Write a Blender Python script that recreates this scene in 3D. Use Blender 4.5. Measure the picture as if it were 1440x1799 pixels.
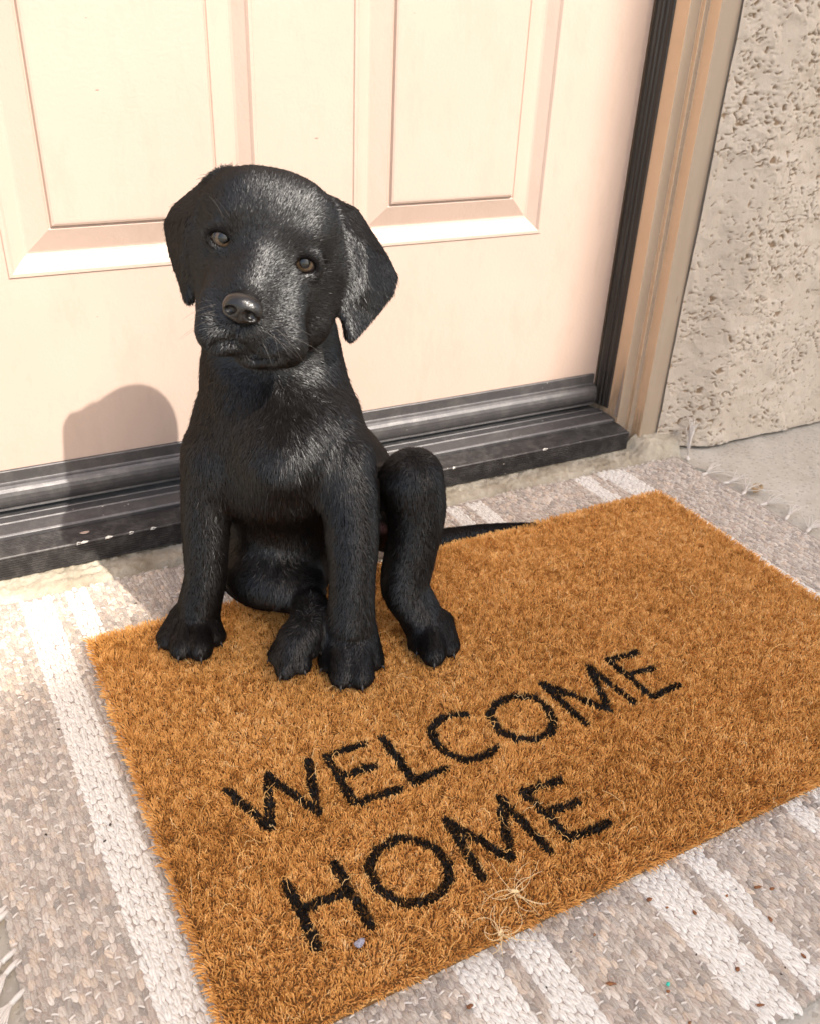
import bpy, bmesh, math, random
import numpy as np
from mathutils import Vector, Matrix

for o in list(bpy.data.objects):
    bpy.data.objects.remove(o, do_unlink=True)
rng = np.random.default_rng(7)
random.seed(7)
SC = bpy.context.scene
COL = SC.collection

# ------------------------------------------------------------------ camera
CAM_POS = (-0.1735, -1.0646, 0.6104)
CAM_R = Vector((0.8949, -0.4444, 0.0412))
CAM_F = Vector((0.4007, 0.7594, -0.5126)).normalized()
CAM_R = (CAM_R - CAM_F * CAM_R.dot(CAM_F)).normalized()
CAM_U = CAM_R.cross(CAM_F)
cd = bpy.data.cameras.new('camera')
cam = bpy.data.objects.new('camera', cd)
COL.objects.link(cam)
cam.matrix_world = Matrix(((CAM_R.x, CAM_U.x, -CAM_F.x, CAM_POS[0]),
                           (CAM_R.y, CAM_U.y, -CAM_F.y, CAM_POS[1]),
                           (CAM_R.z, CAM_U.z, -CAM_F.z, CAM_POS[2]), (0, 0, 0, 1)))
cd.sensor_fit = 'HORIZONTAL'
cd.sensor_width = 36.0
cd.lens = 39.43
cd.clip_start = 0.02
cd.clip_end = 400.0
cd.dof.use_dof = True
cd.dof.focus_distance = 0.80
cd.dof.aperture_fstop = 16.0
SC.camera = cam

# ------------------------------------------------------------------ sky and sun
TO_SUN = Vector((0.092, -0.285, 0.312)).normalized()
SUN_EL = math.asin(TO_SUN.z)
SUN_ROT = math.atan2(TO_SUN.x, TO_SUN.y)
W = bpy.data.worlds.new('World')
SC.world = W
W.use_nodes = True
nt = W.node_tree
sky = nt.nodes.new('ShaderNodeTexSky')
sky.sky_type = 'NISHITA'
sky.sun_disc = False
sky.sun_elevation = SUN_EL
sky.sun_rotation = SUN_ROT
sky.air_density = 1.0
sky.dust_density = 3.0
sky.ozone_density = 0.4
nt.links.new(sky.outputs[0], nt.nodes['Background'].inputs[0])
nt.nodes['Background'].inputs[1].default_value = 0.15
sd = bpy.data.lights.new('sun', 'SUN')
sun = bpy.data.objects.new('sun', sd)
COL.objects.link(sun)
sd.energy = 2.6
sd.angle = math.radians(0.6)
sd.color = (1.0, 0.975, 0.955)
sun.rotation_euler = TO_SUN.to_track_quat('Z', 'Y').to_euler()
sun.location = (2, -4, 5)
VS = SC.view_settings
VS.view_transform = 'Standard'
VS.look = 'None'
VS.exposure = 1.40
VS.gamma = 1.0
VS.use_curve_mapping = False
VS.use_white_balance = True
VS.white_balance_temperature = 7050
VS.white_balance_tint = 9
SC.cycles.max_bounces = 8
SC.cycles.use_denoising = True
SC.cycles_curves.shape = 'RIBBONS'


# ------------------------------------------------------------------ helpers
def tag(o, label=None, cat=None, group=None, kind=None):
    if label: o['label'] = label
    if cat: o['category'] = cat
    if group: o['group'] = group
    if kind: o['kind'] = kind
    return o


def empty(name, loc=(0, 0, 0)):
    o = bpy.data.objects.new(name, None)
    o.empty_display_size = 0.05
    o.location = loc
    COL.objects.link(o)
    return o


def link(name, me, mat, parent=None, smooth=False):
    o = bpy.data.objects.new(name, me)
    COL.objects.link(o)
    if mat is not None and not me.materials:
        me.materials.append(mat)
    if parent is not None:
        o.parent = parent
        par = parent
        off = Vector(par.location)
        if par.parent is not None:
            off = off + Vector(par.parent.location)
        o.matrix_parent_inverse = Matrix.Translation(-off)
    if smooth:
        me.polygons.foreach_set('use_smooth', [True] * len(me.polygons))
    return o


def pmesh(name, v, f, mat, parent=None, smooth=False):
    me = bpy.data.meshes.new(name)
    me.from_pydata([tuple(map(float, x)) for x in v], [], [tuple(int(i) for i in q) for q in f])
    me.update()
    return link(name, me, mat, parent, smooth)


def nmesh(name, v, quads, mat, parent=None, smooth=True):
    """fast numpy mesh made of quads only"""
    me = bpy.data.meshes.new(name)
    v = np.ascontiguousarray(v, np.float32)
    q = np.ascontiguousarray(quads, np.int32)
    me.vertices.add(len(v))
    me.vertices.foreach_set('co', v.ravel())
    me.loops.add(q.size)
    me.loops.foreach_set('vertex_index', q.ravel())
    me.polygons.add(len(q))
    me.polygons.foreach_set('loop_start', np.arange(0, q.size, q.shape[1], dtype=np.int32))
    me.update(calc_edges=True)
    me.validate()
    return link(name, me, mat, parent, smooth)


def attr(me, name, data, domain='POINT', typ='FLOAT'):
    a = me.attributes.new(name, typ, domain)
    key = {'FLOAT': 'value', 'FLOAT_VECTOR': 'vector', 'FLOAT_COLOR': 'color'}[typ]
    a.data.foreach_set(key, np.ascontiguousarray(data, np.float32).ravel())


def curves(name, pts, rad, mat, parent=None, tint=None, nrm=None):
    """pts (N,K,3), rad (K,) or (N,K)"""
    N, K, _ = pts.shape
    hc = bpy.data.hair_curves.new(name)
    hc.add_curves([K] * N)
    hc.attributes['position'].data.foreach_set('vector', np.ascontiguousarray(pts, np.float32).ravel())
    r = np.broadcast_to(np.asarray(rad, np.float32), (N, K))
    ra = hc.attributes.get('radius') or hc.attributes.new('radius', 'FLOAT', 'POINT')
    ra.data.foreach_set('value', np.ascontiguousarray(r).ravel())
    if nrm is not None:
        a = hc.attributes.new('lie', 'FLOAT_VECTOR', 'CURVE')
        a.data.foreach_set('vector', np.ascontiguousarray(nrm, np.float32).ravel())
    if tint is not None:
        a = hc.attributes.new('tint', 'FLOAT', 'CURVE')
        a.data.foreach_set('value', np.ascontiguousarray(tint, np.float32).ravel())
    hc.materials.append(mat)
    o = bpy.data.objects.new(name, hc)
    COL.objects.link(o)
    if parent is not None:
        o.parent = parent
        off = Vector(parent.location)
        o.matrix_parent_inverse = Matrix.Translation(-off)
    return o


def box(x0, x1, y0, y1, z0, z1):
    v = [(x0, y0, z0), (x1, y0, z0), (x1, y1, z0), (x0, y1, z0), (x0, y0, z1), (x1, y0, z1), (x1, y1, z1), (x0, y1, z1)]
    f = [(0, 3, 2, 1), (4, 5, 6, 7), (0, 1, 5, 4), (1, 2, 6, 5), (2, 3, 7, 6), (3, 0, 4, 7)]
    return v, f


def bevel(o, w, seg=2):
    m = o.modifiers.new('bevel', 'BEVEL')
    m.width = w
    m.segments = seg
    m.limit_method = 'ANGLE'
    m.harden_normals = False
    return o


def extrude_x(name, prof, x0, x1, mat, parent, n=1, closed=True, wob=0.0):
    """extrude a (y,z) outline along x"""
    xs = np.linspace(x0, x1, n + 1)
    v, f = [], []
    k = len(prof)
    for x in xs:
        for (y, z) in prof:
            v.append((x, y, z))
    for i in range(n):
        for j in range(k if closed else k - 1):
            a = i * k + j
            b = i * k + (j + 1) % k
            f.append((a, a + k, b + k, b))
    if closed:
        f.append(tuple(range(k)))
        f.append(tuple(range(n * k + k - 1, n * k - 1, -1)))
    return pmesh(name, v, f, mat, parent)


def extrude_z(name, prof, z0, z1, mat, parent, closed=True):
    k = len(prof)
    v = [(x, y, z0) for x, y in prof] + [(x, y, z1) for x, y in prof]
    f = [(j, (j + 1) % k, k + (j + 1) % k, k + j) for j in range(k if closed else k - 1)]
    if closed:
        f += [tuple(range(k - 1, -1, -1)), tuple(range(k, 2 * k))]
    return pmesh(name, v, f, mat, parent)


def _hash(ix, iy, iz, seed):
    h = (ix.astype(np.int64) * 374761393 + iy.astype(np.int64) * 668265263 + iz.astype(np.int64) * 2147483647 + seed * 974711) & 0xFFFFFFFF
    h = ((h ^ (h >> 13)) * 1274126177) & 0xFFFFFFFF
    h = ((h ^ (h >> 16)) * 2246822519) & 0xFFFFFFFF
    h = h ^ (h >> 15)
    return (h & 0xFFFFFF).astype(np.float32) / np.float32(0xFFFFFF)


def vnoise(P, size, seed=0):
    """smooth value noise 0..1, P (N,3) metres, size = wavelength"""
    q = P / size
    i = np.floor(q).astype(np.int64)
    f = (q - i).astype(np.float32)
    f = f * f * (3 - 2 * f)
    r = 0
    for dx in (0, 1):
        wx = f[:, 0] if dx else 1 - f[:, 0]
        for dy in (0, 1):
            wy = f[:, 1] if dy else 1 - f[:, 1]
            for dz in (0, 1):
                wz = f[:, 2] if dz else 1 - f[:, 2]
                r = r + wx * wy * wz * _hash(i[:, 0] + dx, i[:, 1] + dy, i[:, 2] + dz, seed)
    return r


def fbm(P, size, oct=3, seed=0):
    s, a, t = 0, 1.0, 0
    for k in range(oct):
        s = s + a * vnoise(P, size / 2 ** k, seed + k * 13)
        t += a
        a *= 0.5
    return s / t


def sstep(a, b, x):
    t = np.clip((x - a) / (b - a), 0, 1)
    return t * t * (3 - 2 * t)


class NT:
    """small node-tree helper"""
    def __init__(self, name):
        self.m = bpy.data.materials.new(name)
        self.m.use_nodes = True
        self.t = self.m.node_tree
        self.b = self.t.nodes['Principled BSDF']
        self.out = self.t.nodes['Material Output']

    def n(self, typ, **kw):
        nd = self.t.nodes.new('ShaderNode' + typ)
        for k, v in kw.items():
            if k.startswith('_'):
                setattr(nd, k[1:], v)
            else:
                nd.inputs[k.replace('__', ' ')].default_value = v
        return nd

    def l(self, a, b):
        self.t.links.new(a, b)

    def set(self, **kw):
        for k, v in kw.items():
            self.b.inputs[k.replace('__', ' ')].default_value = v
        return self

    def coords(self, scale=(1, 1, 1)):
        tc = self.n('TexCoord')
        mp = self.n('Mapping')
        mp.inputs['Scale'].default_value = scale
        self.l(tc.outputs['Object'], mp.inputs['Vector'])
        return mp.outputs[0]

    def noise(self, vec, scale, detail=3.0, rough=0.55):
        nd = self.n('TexNoise', Scale=scale, Detail=detail, Roughness=rough)
        self.l(vec, nd.inputs['Vector'])
        return nd.outputs[0]

    def ramp(self, fac, stops):
        r = self.n('ValToRGB')
        e = r.color_ramp.elements
        while len(e) < len(stops):
            e.new(0.5)
        for el, (p, c) in zip(e, stops):
            el.position = p
            el.color = (c[0], c[1], c[2], 1) if hasattr(c, '__len__') else (c, c, c, 1)
        self.l(fac, r.inputs[0])
        return r.outputs[0]

    def mix(self, fac, a, b, blend='MIX'):
        nd = self.t.nodes.new('ShaderNodeMix')
        nd.data_type = 'RGBA'
        nd.blend_type = blend
        for i, x in ((0, fac), (6, a), (7, b)):
            if hasattr(x, 'is_linked') or hasattr(x, 'links'):
                self.l(x, nd.inputs[i])
            elif i == 0:
                nd.inputs[0].default_value = x
            else:
                nd.inputs[i].default_value = (x[0], x[1], x[2], 1)
        return nd.outputs[2]

    def bump(self, h, dist, strength=1.0):
        nd = self.n('Bump', Strength=strength, Distance=dist)
        self.l(h, nd.inputs['Height'])
        self.l(nd.outputs[0], self.b.inputs['Normal'])
        return self

    def col(self, c):
        self.l(c, self.b.inputs['Base Color'])
        return self

    def rough(self, c):
        self.l(c, self.b.inputs['Roughness'])
        return self


SCUFFS=[(-0.0112,0.5000,0.0022,-0.0022),(0.2223,0.4485,0.0025,-0.0003),(0.3387,0.5752,0.0012,-0.0022),(-0.0412,0.2695,0.0013,-0.0003),(-0.0133,0.5632,0.0010,-0.0022)]
# ------------------------------------------------------------------ materials of the setting
def paint_mat():
    m = NT('door_paint').set(Roughness=0.42, Specular__IOR__Level=0.4)
    c = m.coords()
    n1 = m.noise(c, 9.0, 4)
    n2 = m.noise(c, 260.0, 2)
    m.col(m.ramp(n1, [(0.3, (0.452, 0.338, 0.278)), (0.7, (0.470, 0.355, 0.294))]))
    sm = m.noise(m.coords((1, 1, 0.35)), 26.0, 6, 0.72)
    m.col(m.mix(m.ramp(sm, [(0.50, 0.0), (0.78, 0.35)]), m.b.inputs['Base Color'].links[0].from_socket, (0.33, 0.25, 0.19)))
    m.rough(m.ramp(sm, [(0.3, 0.36), (0.7, 0.52)]))
    m.bump(n2, 0.0005, 0.5)
    return m.m


def jamb_mat():
    m = NT('jamb_paint').set(Roughness=0.5)
    c = m.coords()
    n1 = m.noise(c, 30.0, 5)
    dirt = m.noise(m.coords((60, 60, 9)), 1.0, 5, 0.7)
    sep = m.n('SeparateXYZ')
    tc = m.n('TexCoord')
    m.l(tc.outputs['Object'], sep.inputs[0])
    low = m.ramp(sep.outputs[2], [(0.03, 1.0), (0.16, 0.0)])
    mul = m.n('Math', _operation='MULTIPLY')
    m.l(low, mul.inputs[0])
    m.l(m.ramp(dirt, [(0.42, 0.0), (0.62, 1.0)]), mul.inputs[1])
    base = m.ramp(n1, [(0.3, (0.66, 0.44, 0.27)), (0.7, (0.70, 0.475, 0.30))])  # tan lightened: warm bounce off the door put into the colour
    m.col(m.mix(mul.outputs[0], base, (0.23, 0.165, 0.10)))
    m.bump(m.noise(m.coords((300, 300, 12)), 1.0, 3), 0.0005, 0.4)
    return m.m


def metal_mat(name='bronze_metal', base=(0.085, 0.080, 0.082), rough=0.40, flecks=True):
    m = NT(name).set(Metallic=0.55, Roughness=rough, Specular__IOR__Level=0.6)
    c = m.coords((4, 60, 60))
    n = m.noise(c, 6.0, 5, 0.7)
    dust = m.noise(m.coords(), 55.0, 6, 0.75)
    d = m.ramp(dust, [(0.45, 0.0), (0.75, 0.5)])
    b = m.mix(d, base, (0.20, 0.19, 0.18))
    if flecks:
        vo = m.n('TexVoronoi', Scale=62.0, Randomness=1.0)
        m.l(m.coords((1, 1.6, 1.6)), vo.inputs['Vector'])
        vn = m.noise(m.coords(), 17.0, 2)
        add = m.n('Math', _operation='MULTIPLY')
        m.l(m.ramp(vo.outputs['Distance'], [(0.05, 1.0), (0.09, 0.0)]), add.inputs[0])
        m.l(m.ramp(vn, [(0.52, 0.0), (0.60, 1.0)]), add.inputs[1])
        b = m.mix(add.outputs[0], b, (0.62, 0.58, 0.52))
    m.col(b)
    m.rough(m.ramp(n, [(0.3, rough - 0.07), (0.7, rough + 0.14)]))
    m.bump(n, 0.0003, 0.3)
    return m.m


def rubber_mat():
    m = NT('weatherstrip_rubber').set(Roughness=0.45)
    n = m.noise(m.coords((240, 240, 5)), 1.0, 5, 0.7)
    m.col(m.ramp(n, [(0.40, (0.016, 0.013, 0.011)), (0.62, (0.045, 0.037, 0.03)), (0.72, (0.26, 0.22, 0.17))]))
    m.bump(n, 0.0006, 0.5)
    return m.m


def stucco_mat():
    m = NT('stucco').set(Roughness=0.9, Specular__IOR__Level=0.2)
    a = m.n('Attribute', _attribute_name='pit')
    n = m.noise(m.coords(), 240.0, 4, 0.7)
    big = m.noise(m.coords(), 7.0, 3)
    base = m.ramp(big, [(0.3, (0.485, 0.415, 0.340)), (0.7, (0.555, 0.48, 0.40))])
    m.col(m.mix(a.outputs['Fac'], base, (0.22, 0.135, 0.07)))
    m.bump(n, 0.0012, 0.6)
    return m.m


def concrete_mat(name, c1, c2, speck=0.3):
    m = NT(name).set(Roughness=0.88, Specular__IOR__Level=0.25)
    c = m.coords()
    n1 = m.noise(c, 14.0, 6, 0.62)
    n2 = m.noise(c, 420.0, 3, 0.6)
    b = m.ramp(n1, [(0.32, c1), (0.68, c2)])
    if speck:
        vo = m.n('TexVoronoi', Scale=330.0)
        m.l(c, vo.inputs['Vector'])
        sp = m.n('SeparateColor')
        m.l(vo.outputs['Color'], sp.inputs[0])
        b = m.mix(m.ramp(sp.outputs[0], [(0.90, 0.0), (0.91, speck)]), b, (0.10, 0.09, 0.075))
        b = m.mix(m.ramp(sp.outputs[1], [(0.93, 0.0), (0.94, speck)]), b, (0.66, 0.62, 0.55))
    m.col(b)
    m.bump(n2, 0.0012, 0.7)
    return m.m


M_PAINT = paint_mat()
M_JAMB = jamb_mat()
M_METAL = metal_mat()
M_NOSING = metal_mat('nosing_metal', (0.040, 0.036, 0.036), 0.45)
M_RUBBER = rubber_mat()
M_STUCCO = stucco_mat()
M_CONC = concrete_mat('concrete', (0.40, 0.355, 0.295), (0.52, 0.475, 0.41))
M_SILL = concrete_mat('crumbling_concrete', (0.24, 0.195, 0.135), (0.52, 0.465, 0.37), 0.12)
M_SCREW = NT('old_screw').set(Metallic=0.3, Roughness=0.55)
M_SCREW.col(M_SCREW.ramp(M_SCREW.noise(M_SCREW.coords(), 330.0, 3), [(0.40, (0.60, 0.50, 0.38)), (0.6, (0.16, 0.11, 0.07))]))
M_SCREW = M_SCREW.m

# ------------------------------------------------------------------ ground
gx = np.concatenate([[-60, -8, -2], np.linspace(-0.6, 1.6, 90), [3, 8, 60]])
gy = np.concatenate([[-60, -8, -2.5], np.linspace(-1.2, 0.2, 60), [3, 8, 60]])
GX, GY = np.meshgrid(gx, gy, indexing='ij')
gp = np.stack([GX.ravel(), GY.ravel(), np.zeros(GX.size)], 1)
gz = (fbm(gp, 0.12, 3, 5) - 0.5) * 0.0035 * ((np.abs(gp[:, 0]) < 1.7) & (np.abs(gp[:, 1]) < 1.3))
gp[:, 2] = gz - 0.002
ii = np.arange(GX.size).reshape(GX.shape)
gq = np.stack([ii[:-1, :-1], ii[1:, :-1], ii[1:, 1:], ii[:-1, 1:]], -1).reshape(-1, 4)
ground = nmesh('ground', gp, gq, M_CONC)
tag(ground, 'pale speckled concrete porch floor', kind='structure')

# ------------------------------------------------------------------ door
YD = -0.045
DX0, DX1, DZ0, DZ1 = -0.259, 0.6735, 0.056, 2.06
door = empty('front_door', (0.2, YD, DZ0))
tag(door, 'peach painted panelled front door behind the puppy', 'door')
holes = [(-0.1247, 0.1530, 0.3196, 0.93), (0.2675, 0.5415, 0.3196, 0.93),
         (-0.1247, 0.1530, 1.09, 1.90), (0.2675, 0.5415, 1.09, 1.90)]
xs = [DX0, holes[0][0], holes[0][1], holes[1][0], holes[1][1], DX1]
zs = [DZ0, 0.3196, 0.93, 1.09, 1.90, DZ1]
v, f = [], []
for i in range(5):
    for j in range(5):
        if i in (1, 3) and j in (1, 3):
            continue
        b = len(v)
        v += [(xs[i], YD, zs[j]), (xs[i + 1], YD, zs[j]), (xs[i + 1], YD, zs[j + 1]), (xs[i], YD, zs[j + 1])]
        f.append((b, b + 1, b + 2, b + 3))
bb = len(v)
vv, ff = box(DX0, DX1, YD, YD + 0.044, DZ0, DZ1)
v += vv
f += [tuple(bb + k for k in q) for q in ff if q != (0, 1, 5, 4)]
o = pmesh('door_slab', v, f, M_PAINT, door)
# embossed panel: rings of (inset, depth)
PROF = [(0, 0), (0.0012, -0.0016), (0.0045, -0.0016), (0.0062, 0.0), (0.0075, 0.0015), (0.0195, 0.0085), (0.0225, 0.0095),
        (0.0245, 0.0092), (0.0470, 0.0018), (0.0482, 0.0030), (0.0495, 0.0032), (0.0512, -0.0008), (0.0535, -0.0018), (0.056, -0.0020)]
for (x0, x1, z0, z1) in holes:
    v, f = [], []
    for (a, d) in PROF:
        v += [(x0 + a, YD + d, z0 + a), (x1 - a, YD + d, z0 + a), (x1 - a, YD + d, z1 - a), (x0 + a, YD + d, z1 - a)]
    for r in range(len(PROF) - 1):
        for k in range(4):
            f.append((r * 4 + k, r * 4 + (k + 1) % 4, r * 4 + 4 + (k + 1) % 4, r * 4 + 4 + k))
    r = (len(PROF) - 1) * 4
    f.append((r, r + 1, r + 2, r + 3))
    pmesh('panel', v, f, M_PAINT, door)
# small scuffs in the paint
M_SCUFF = NT('scuffed_paint').set(Roughness=0.7)
M_SCUFF.b.inputs['Base Color'].default_value = (0.27, 0.20, 0.155, 1)
M_SCUFF = M_SCUFF.m
for (x, z, l, yy_) in SCUFFS:
    pmesh('scuff', [(x - l, YD + yy_, z), (x - l * 0.2, YD + yy_, z - l * 0.35), (x + l, YD + yy_, z - l * 0.1), (x + l * 0.3, YD + yy_, z + l * 0.3)], [(0, 1, 2, 3)], M_SCUFF, door)
# sweep along the bottom of the door
SX0, SX1 = DX0, 0.669
prof = [(YD + 0.002, 0.1005), (YD - 0.0035, 0.1005), (YD - 0.004, 0.0995), (YD - 0.0042, 0.0862), (YD - 0.0055, 0.0855)]
for k in range(9):
    a = math.radians(90 - k * 19)
    prof.append((YD - 0.006 - 0.0105 * math.cos(a), 0.0700 + 0.0150 * math.sin(a)))
prof += [(YD - 0.012, 0.0535), (YD + 0.002, 0.0535)]
sw = extrude_x('door_sweep', prof, SX0, SX1, M_METAL, door)
sw.data.polygons.foreach_set('use_smooth', [False] * len(sw.data.polygons))
bevel(sw, 0.0008, 2)
fin = [(YD - 0.002, 0.056), (YD - 0.013, 0.056), (YD - 0.0145, 0.048), (YD - 0.011, 0.0475), (YD - 0.010, 0.052), (YD - 0.002, 0.052)]
extrude_x('rubber_fin', fin, SX0, SX1, M_RUBBER, sw)


def screw(x, z, parent, y=YD - 0.0042, r=0.0052):
    v, f = [], []
    n = 14
    for rr, yy in ((r, y + 0.001), (r * 0.95, y - 0.0012), (r * 0.55, y - 0.0026), (r * 0.25, y - 0.0014), (0.0004, y - 0.0012)):
        for k in range(n):
            a = 2 * math.pi * k / n
            v.append((x + rr * math.cos(a), yy, z + rr * math.sin(a)))
    for i in range(4):
        for k in range(n):
            f.append((i * n + k, i * n + (k + 1) % n, i * n + n + (k + 1) % n, i * n + n + k))
    return pmesh('screw', v, f, M_SCREW, parent, True)


for x in (-0.09, 0.055, 0.205, 0.415, 0.637):
    screw(x, 0.0932, sw)
# chips of bare paint round two of the screws
for x in (0.415, 0.637):
    v = [(x + 0.010 * (1 + 0.35 * math.sin(k * 2.3 + x * 9)) * math.cos(k * 0.7854), YD - 0.0046, 0.0935 + 0.0062 * (1 + 0.3 * math.cos(k * 1.7)) * math.sin(k * 0.7854)) for k in range(8)]
    pmesh('paint_chip', v, [tuple(range(8))], M_PAINT, sw)

# ------------------------------------------------------------------ door frame
frame = empty('door_frame', (0.70, -0.10, 0.03))
tag(frame, 'peach tan stepped door frame with black weatherstrip beside the stucco', 'door frame')
JZ0, JZ1 = 0.002, 2.09
J = [(0.684, -0.030), (0.684, -0.1001), (0.7009, -0.1001), (0.7009, -0.1079), (0.7081, -0.1079), (0.7081, -0.1271), (0.7414, -0.1271), (0.7414, 0.05), (0.684, 0.05)]
jr = extrude_z('side_jamb', J, JZ0, JZ1, M_JAMB, frame)
bevel(jr, 0.0011, 2)
M_JAMB_SHADE = NT('jamb_paint_shaded').set(Roughness=0.55)  # jamb paint darkened: shade of the front faces put into the colour
M_JAMB_SHADE.col(M_JAMB_SHADE.ramp(M_JAMB_SHADE.noise(M_JAMB_SHADE.coords((40, 40, 6)), 1.0, 4), [(0.3, (0.34, 0.265, 0.195)), (0.7, (0.385, 0.305, 0.23))]))
M_JAMB_SHADE = M_JAMB_SHADE.m
jr.data.materials.append(M_JAMB_SHADE)
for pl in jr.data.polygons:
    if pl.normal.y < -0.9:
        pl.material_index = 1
lx = DX0 + DX1
JL = [(lx - x + 0.0, y) for x, y in reversed(J)]
jl = extrude_z('side_jamb', JL, JZ0, JZ1, M_JAMB, frame)
bevel(jl, 0.0011, 2)
v, f = box(DX0 - 0.05, DX1 + 0.05, -0.12, 0.05, DZ1 + 0.012, DZ1 + 0.06)
pmesh('head_jamb', v, f, M_JAMB, frame)
WS = [(0.6755, -0.0462), (0.6752, -0.0520), (0.6770, -0.0548), (0.6768, -0.0590), (0.6790, -0.0604), (0.6788, -0.0655), (0.6808, -0.0668), (0.6812, -0.0738), (0.6838, -0.0752), (0.6838, -0.0462)]
ws = extrude_z('weatherstrip', WS, 0.052, JZ1 - 0.03, M_RUBBER, frame)
bevel(ws, 0.0006, 2)
ws2 = extrude_z('weatherstrip', [(lx - x, y) for x, y in reversed(WS)], 0.052, JZ1 - 0.03, M_RUBBER, frame)
# flaked paint strip at the jamb foot, bare wood showing
M_WOOD = NT('bare_wood').set(Roughness=0.8)
M_WOOD.col(M_WOOD.ramp(M_WOOD.noise(M_WOOD.coords((400, 400, 20)), 1.0, 4), [(0.35, (0.17, 0.11, 0.065)), (0.65, (0.42, 0.35, 0.30))]))
M_WOOD = M_WOOD.m
v = [(0.6836, -0.0905, 0.046), (0.6836, -0.0985, 0.046), (0.6836, -0.0992, 0.075), (0.6836, -0.0975, 0.105), (0.6836, -0.0962, 0.132), (0.6836, -0.0950, 0.118), (0.6836, -0.0938, 0.085)]
pmesh('flaked_patch', v, [tuple(range(7))], M_WOOD, frame)
for (x, z, h) in ((0.733, 0.115, 0.010), (0.7290, 0.225, 0.016)):
    pmesh('paint_crack', [(x, -0.1275, z), (x + 0.0016, -0.1275, z + h * 0.4), (x + 0.0012, -0.1275, z + h), (x - 0.0004, -0.1275, z + h * 0.6)], [(0, 1, 2, 3)], M_WOOD, frame)

# ------------------------------------------------------------------ threshold
thr = empty('door_threshold', (0.2, -0.10, 0.006))
tag(thr, 'dark bronze ridged metal threshold under the front door', 'threshold')
up = [(0.01, 0.012), (0.01, 0.0470), (YD - 0.006, 0.0470), (YD - 0.0125, 0.0470), (YD - 0.0135, 0.0455), (YD - 0.0150, 0.0455), (YD - 0.0160, 0.0478),
      (YD - 0.0275, 0.0468), (YD - 0.0285, 0.0452), (YD - 0.0300, 0.0452), (YD - 0.0312, 0.0466), (YD - 0.0480, 0.0432), (YD - 0.0500, 0.0415), (YD - 0.0505, 0.0345), (YD - 0.0505, 0.012)]
o = extrude_x('upper_ramp', up, -0.272, 0.6700, M_METAL, thr)
for vt in o.data.vertices:          # mitred right end
    if vt.co.x > 0.6:
        vt.co.x = 0.6700 + (YD - vt.co.y) * 0.27
bevel(o, 0.0007, 2)
YF = -0.128
nos = [(YD - 0.0505, 0.010), (YD - 0.0505, 0.0378)]
y = YD - 0.0535
nos.append((y, 0.0378))
zt = lambda y: 0.0378 - (YD - 0.0535 - y) * 0.10
while y > YF + 0.0042:              # fine anti-slip grooves on the tread
    nos += [(y - 0.0018, zt(y - 0.0018)), (y - 0.0020, zt(y) - 0.0007), (y - 0.0026, zt(y) - 0.0007), (y - 0.0028, zt(y - 0.0028))]
    y -= 0.0030
nos += [(YF + 0.0012, zt(YF)), (YF, zt(YF) - 0.0012)]
z = zt(YF) - 0.003
while z > 0.0105:                   # grooves on the riser
    nos += [(YF, z), (YF + 0.0008, z - 0.0002), (YF + 0.0008, z - 0.0010), (YF, z - 0.0012)]
    z -= 0.0030
nos += [(YF, 0.0065)]
o = extrude_x('grooved_nosing', nos, -0.272, 0.6865, M_NOSING, thr)
for vt in o.data.vertices:
    if vt.co.x > 0.6:
        vt.co.x = 0.6865 - (vt.co.y - YF) * 0.05
# worn spots: bare bright metal along the nosing edge
M_WORN = NT('bare_metal').set(Metallic=0.4, Roughness=0.5)
M_WORN.b.inputs['Base Color'].default_value = (0.75, 0.70, 0.62, 1)
M_WORN = M_WORN.m
for k in range(16):
    x = rng.uniform(-0.24, 0.60)
    l = rng.uniform(0.003, 0.013)
    h = rng.uniform(0.0005, 0.0012)
    z = zt(YF) - 0.0012
    pmesh('worn_spot', [(x, YF - 0.0003, z - h), (x + l * 0.7, YF - 0.0003, z - h * 0.7), (x + l, YF + 0.0006, z + 0.0008), (x + l * 0.4, YF + 0.0016, z + 0.0018), (x + l * 0.1, YF + 0.0008, z + 0.0011)],
          [(0, 1, 2, 3, 4)], M_WORN, thr)
M_TANSPOT = M_SCREW
pmesh('worn_spot', [(-0.098 + 0.0055 * math.cos(a) * (1 + 0.2 * math.sin(3 * a)), -0.112 + 0.003 * math.sin(a), zt(-0.112) + 0.0009) for a in np.linspace(0, 5.6, 9)], [tuple(range(9))], M_PAINT, thr)

# ------------------------------------------------------------------ crumbling concrete sill under the threshold
nx, ny = 420, 26
sx = np.linspace(-0.45, 0.76, nx)
sy = np.linspace(-0.192, -0.118, ny)
SX, SY = np.meshgrid(sx, sy, indexing='ij')
P = np.stack([SX.ravel(), SY.ravel(), np.zeros(SX.size)], 1)
edge = -0.162 + (fbm(P * [1, 0, 0] + [0, 3, 0], 0.05, 3, 3) - 0.5) * 0.022
h = 0.0095 * sstep(-0.010, 0.006, P[:, 1] - edge) + (np.abs(fbm(P, 0.007, 4, 8) - 0.5) * -0.016 + 0.0015 + (vnoise(P, 0.0028, 9) - 0.5) * 0.0016) * sstep(-0.014, 0.0, P[:, 1] - edge)
h = h + 0.019 * sstep(0.684, 0.712, P[:, 0]) * sstep(-0.182, -0.148, P[:, 1] + (vnoise(P, 0.008, 17) - 0.5) * 0.008)
P[:, 2] = h - 0.005
ii = np.arange(SX.size).reshape(SX.shape)
q = np.stack([ii[:-1, :-1], ii[1:, :-1], ii[1:, 1:], ii[:-1, 1:]], -1).reshape(-1, 4)
sill = nmesh('concrete_sill', P, q, M_SILL)
tag(sill, 'rough crumbling concrete ledge between the threshold and the rug', 'sill')

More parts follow.
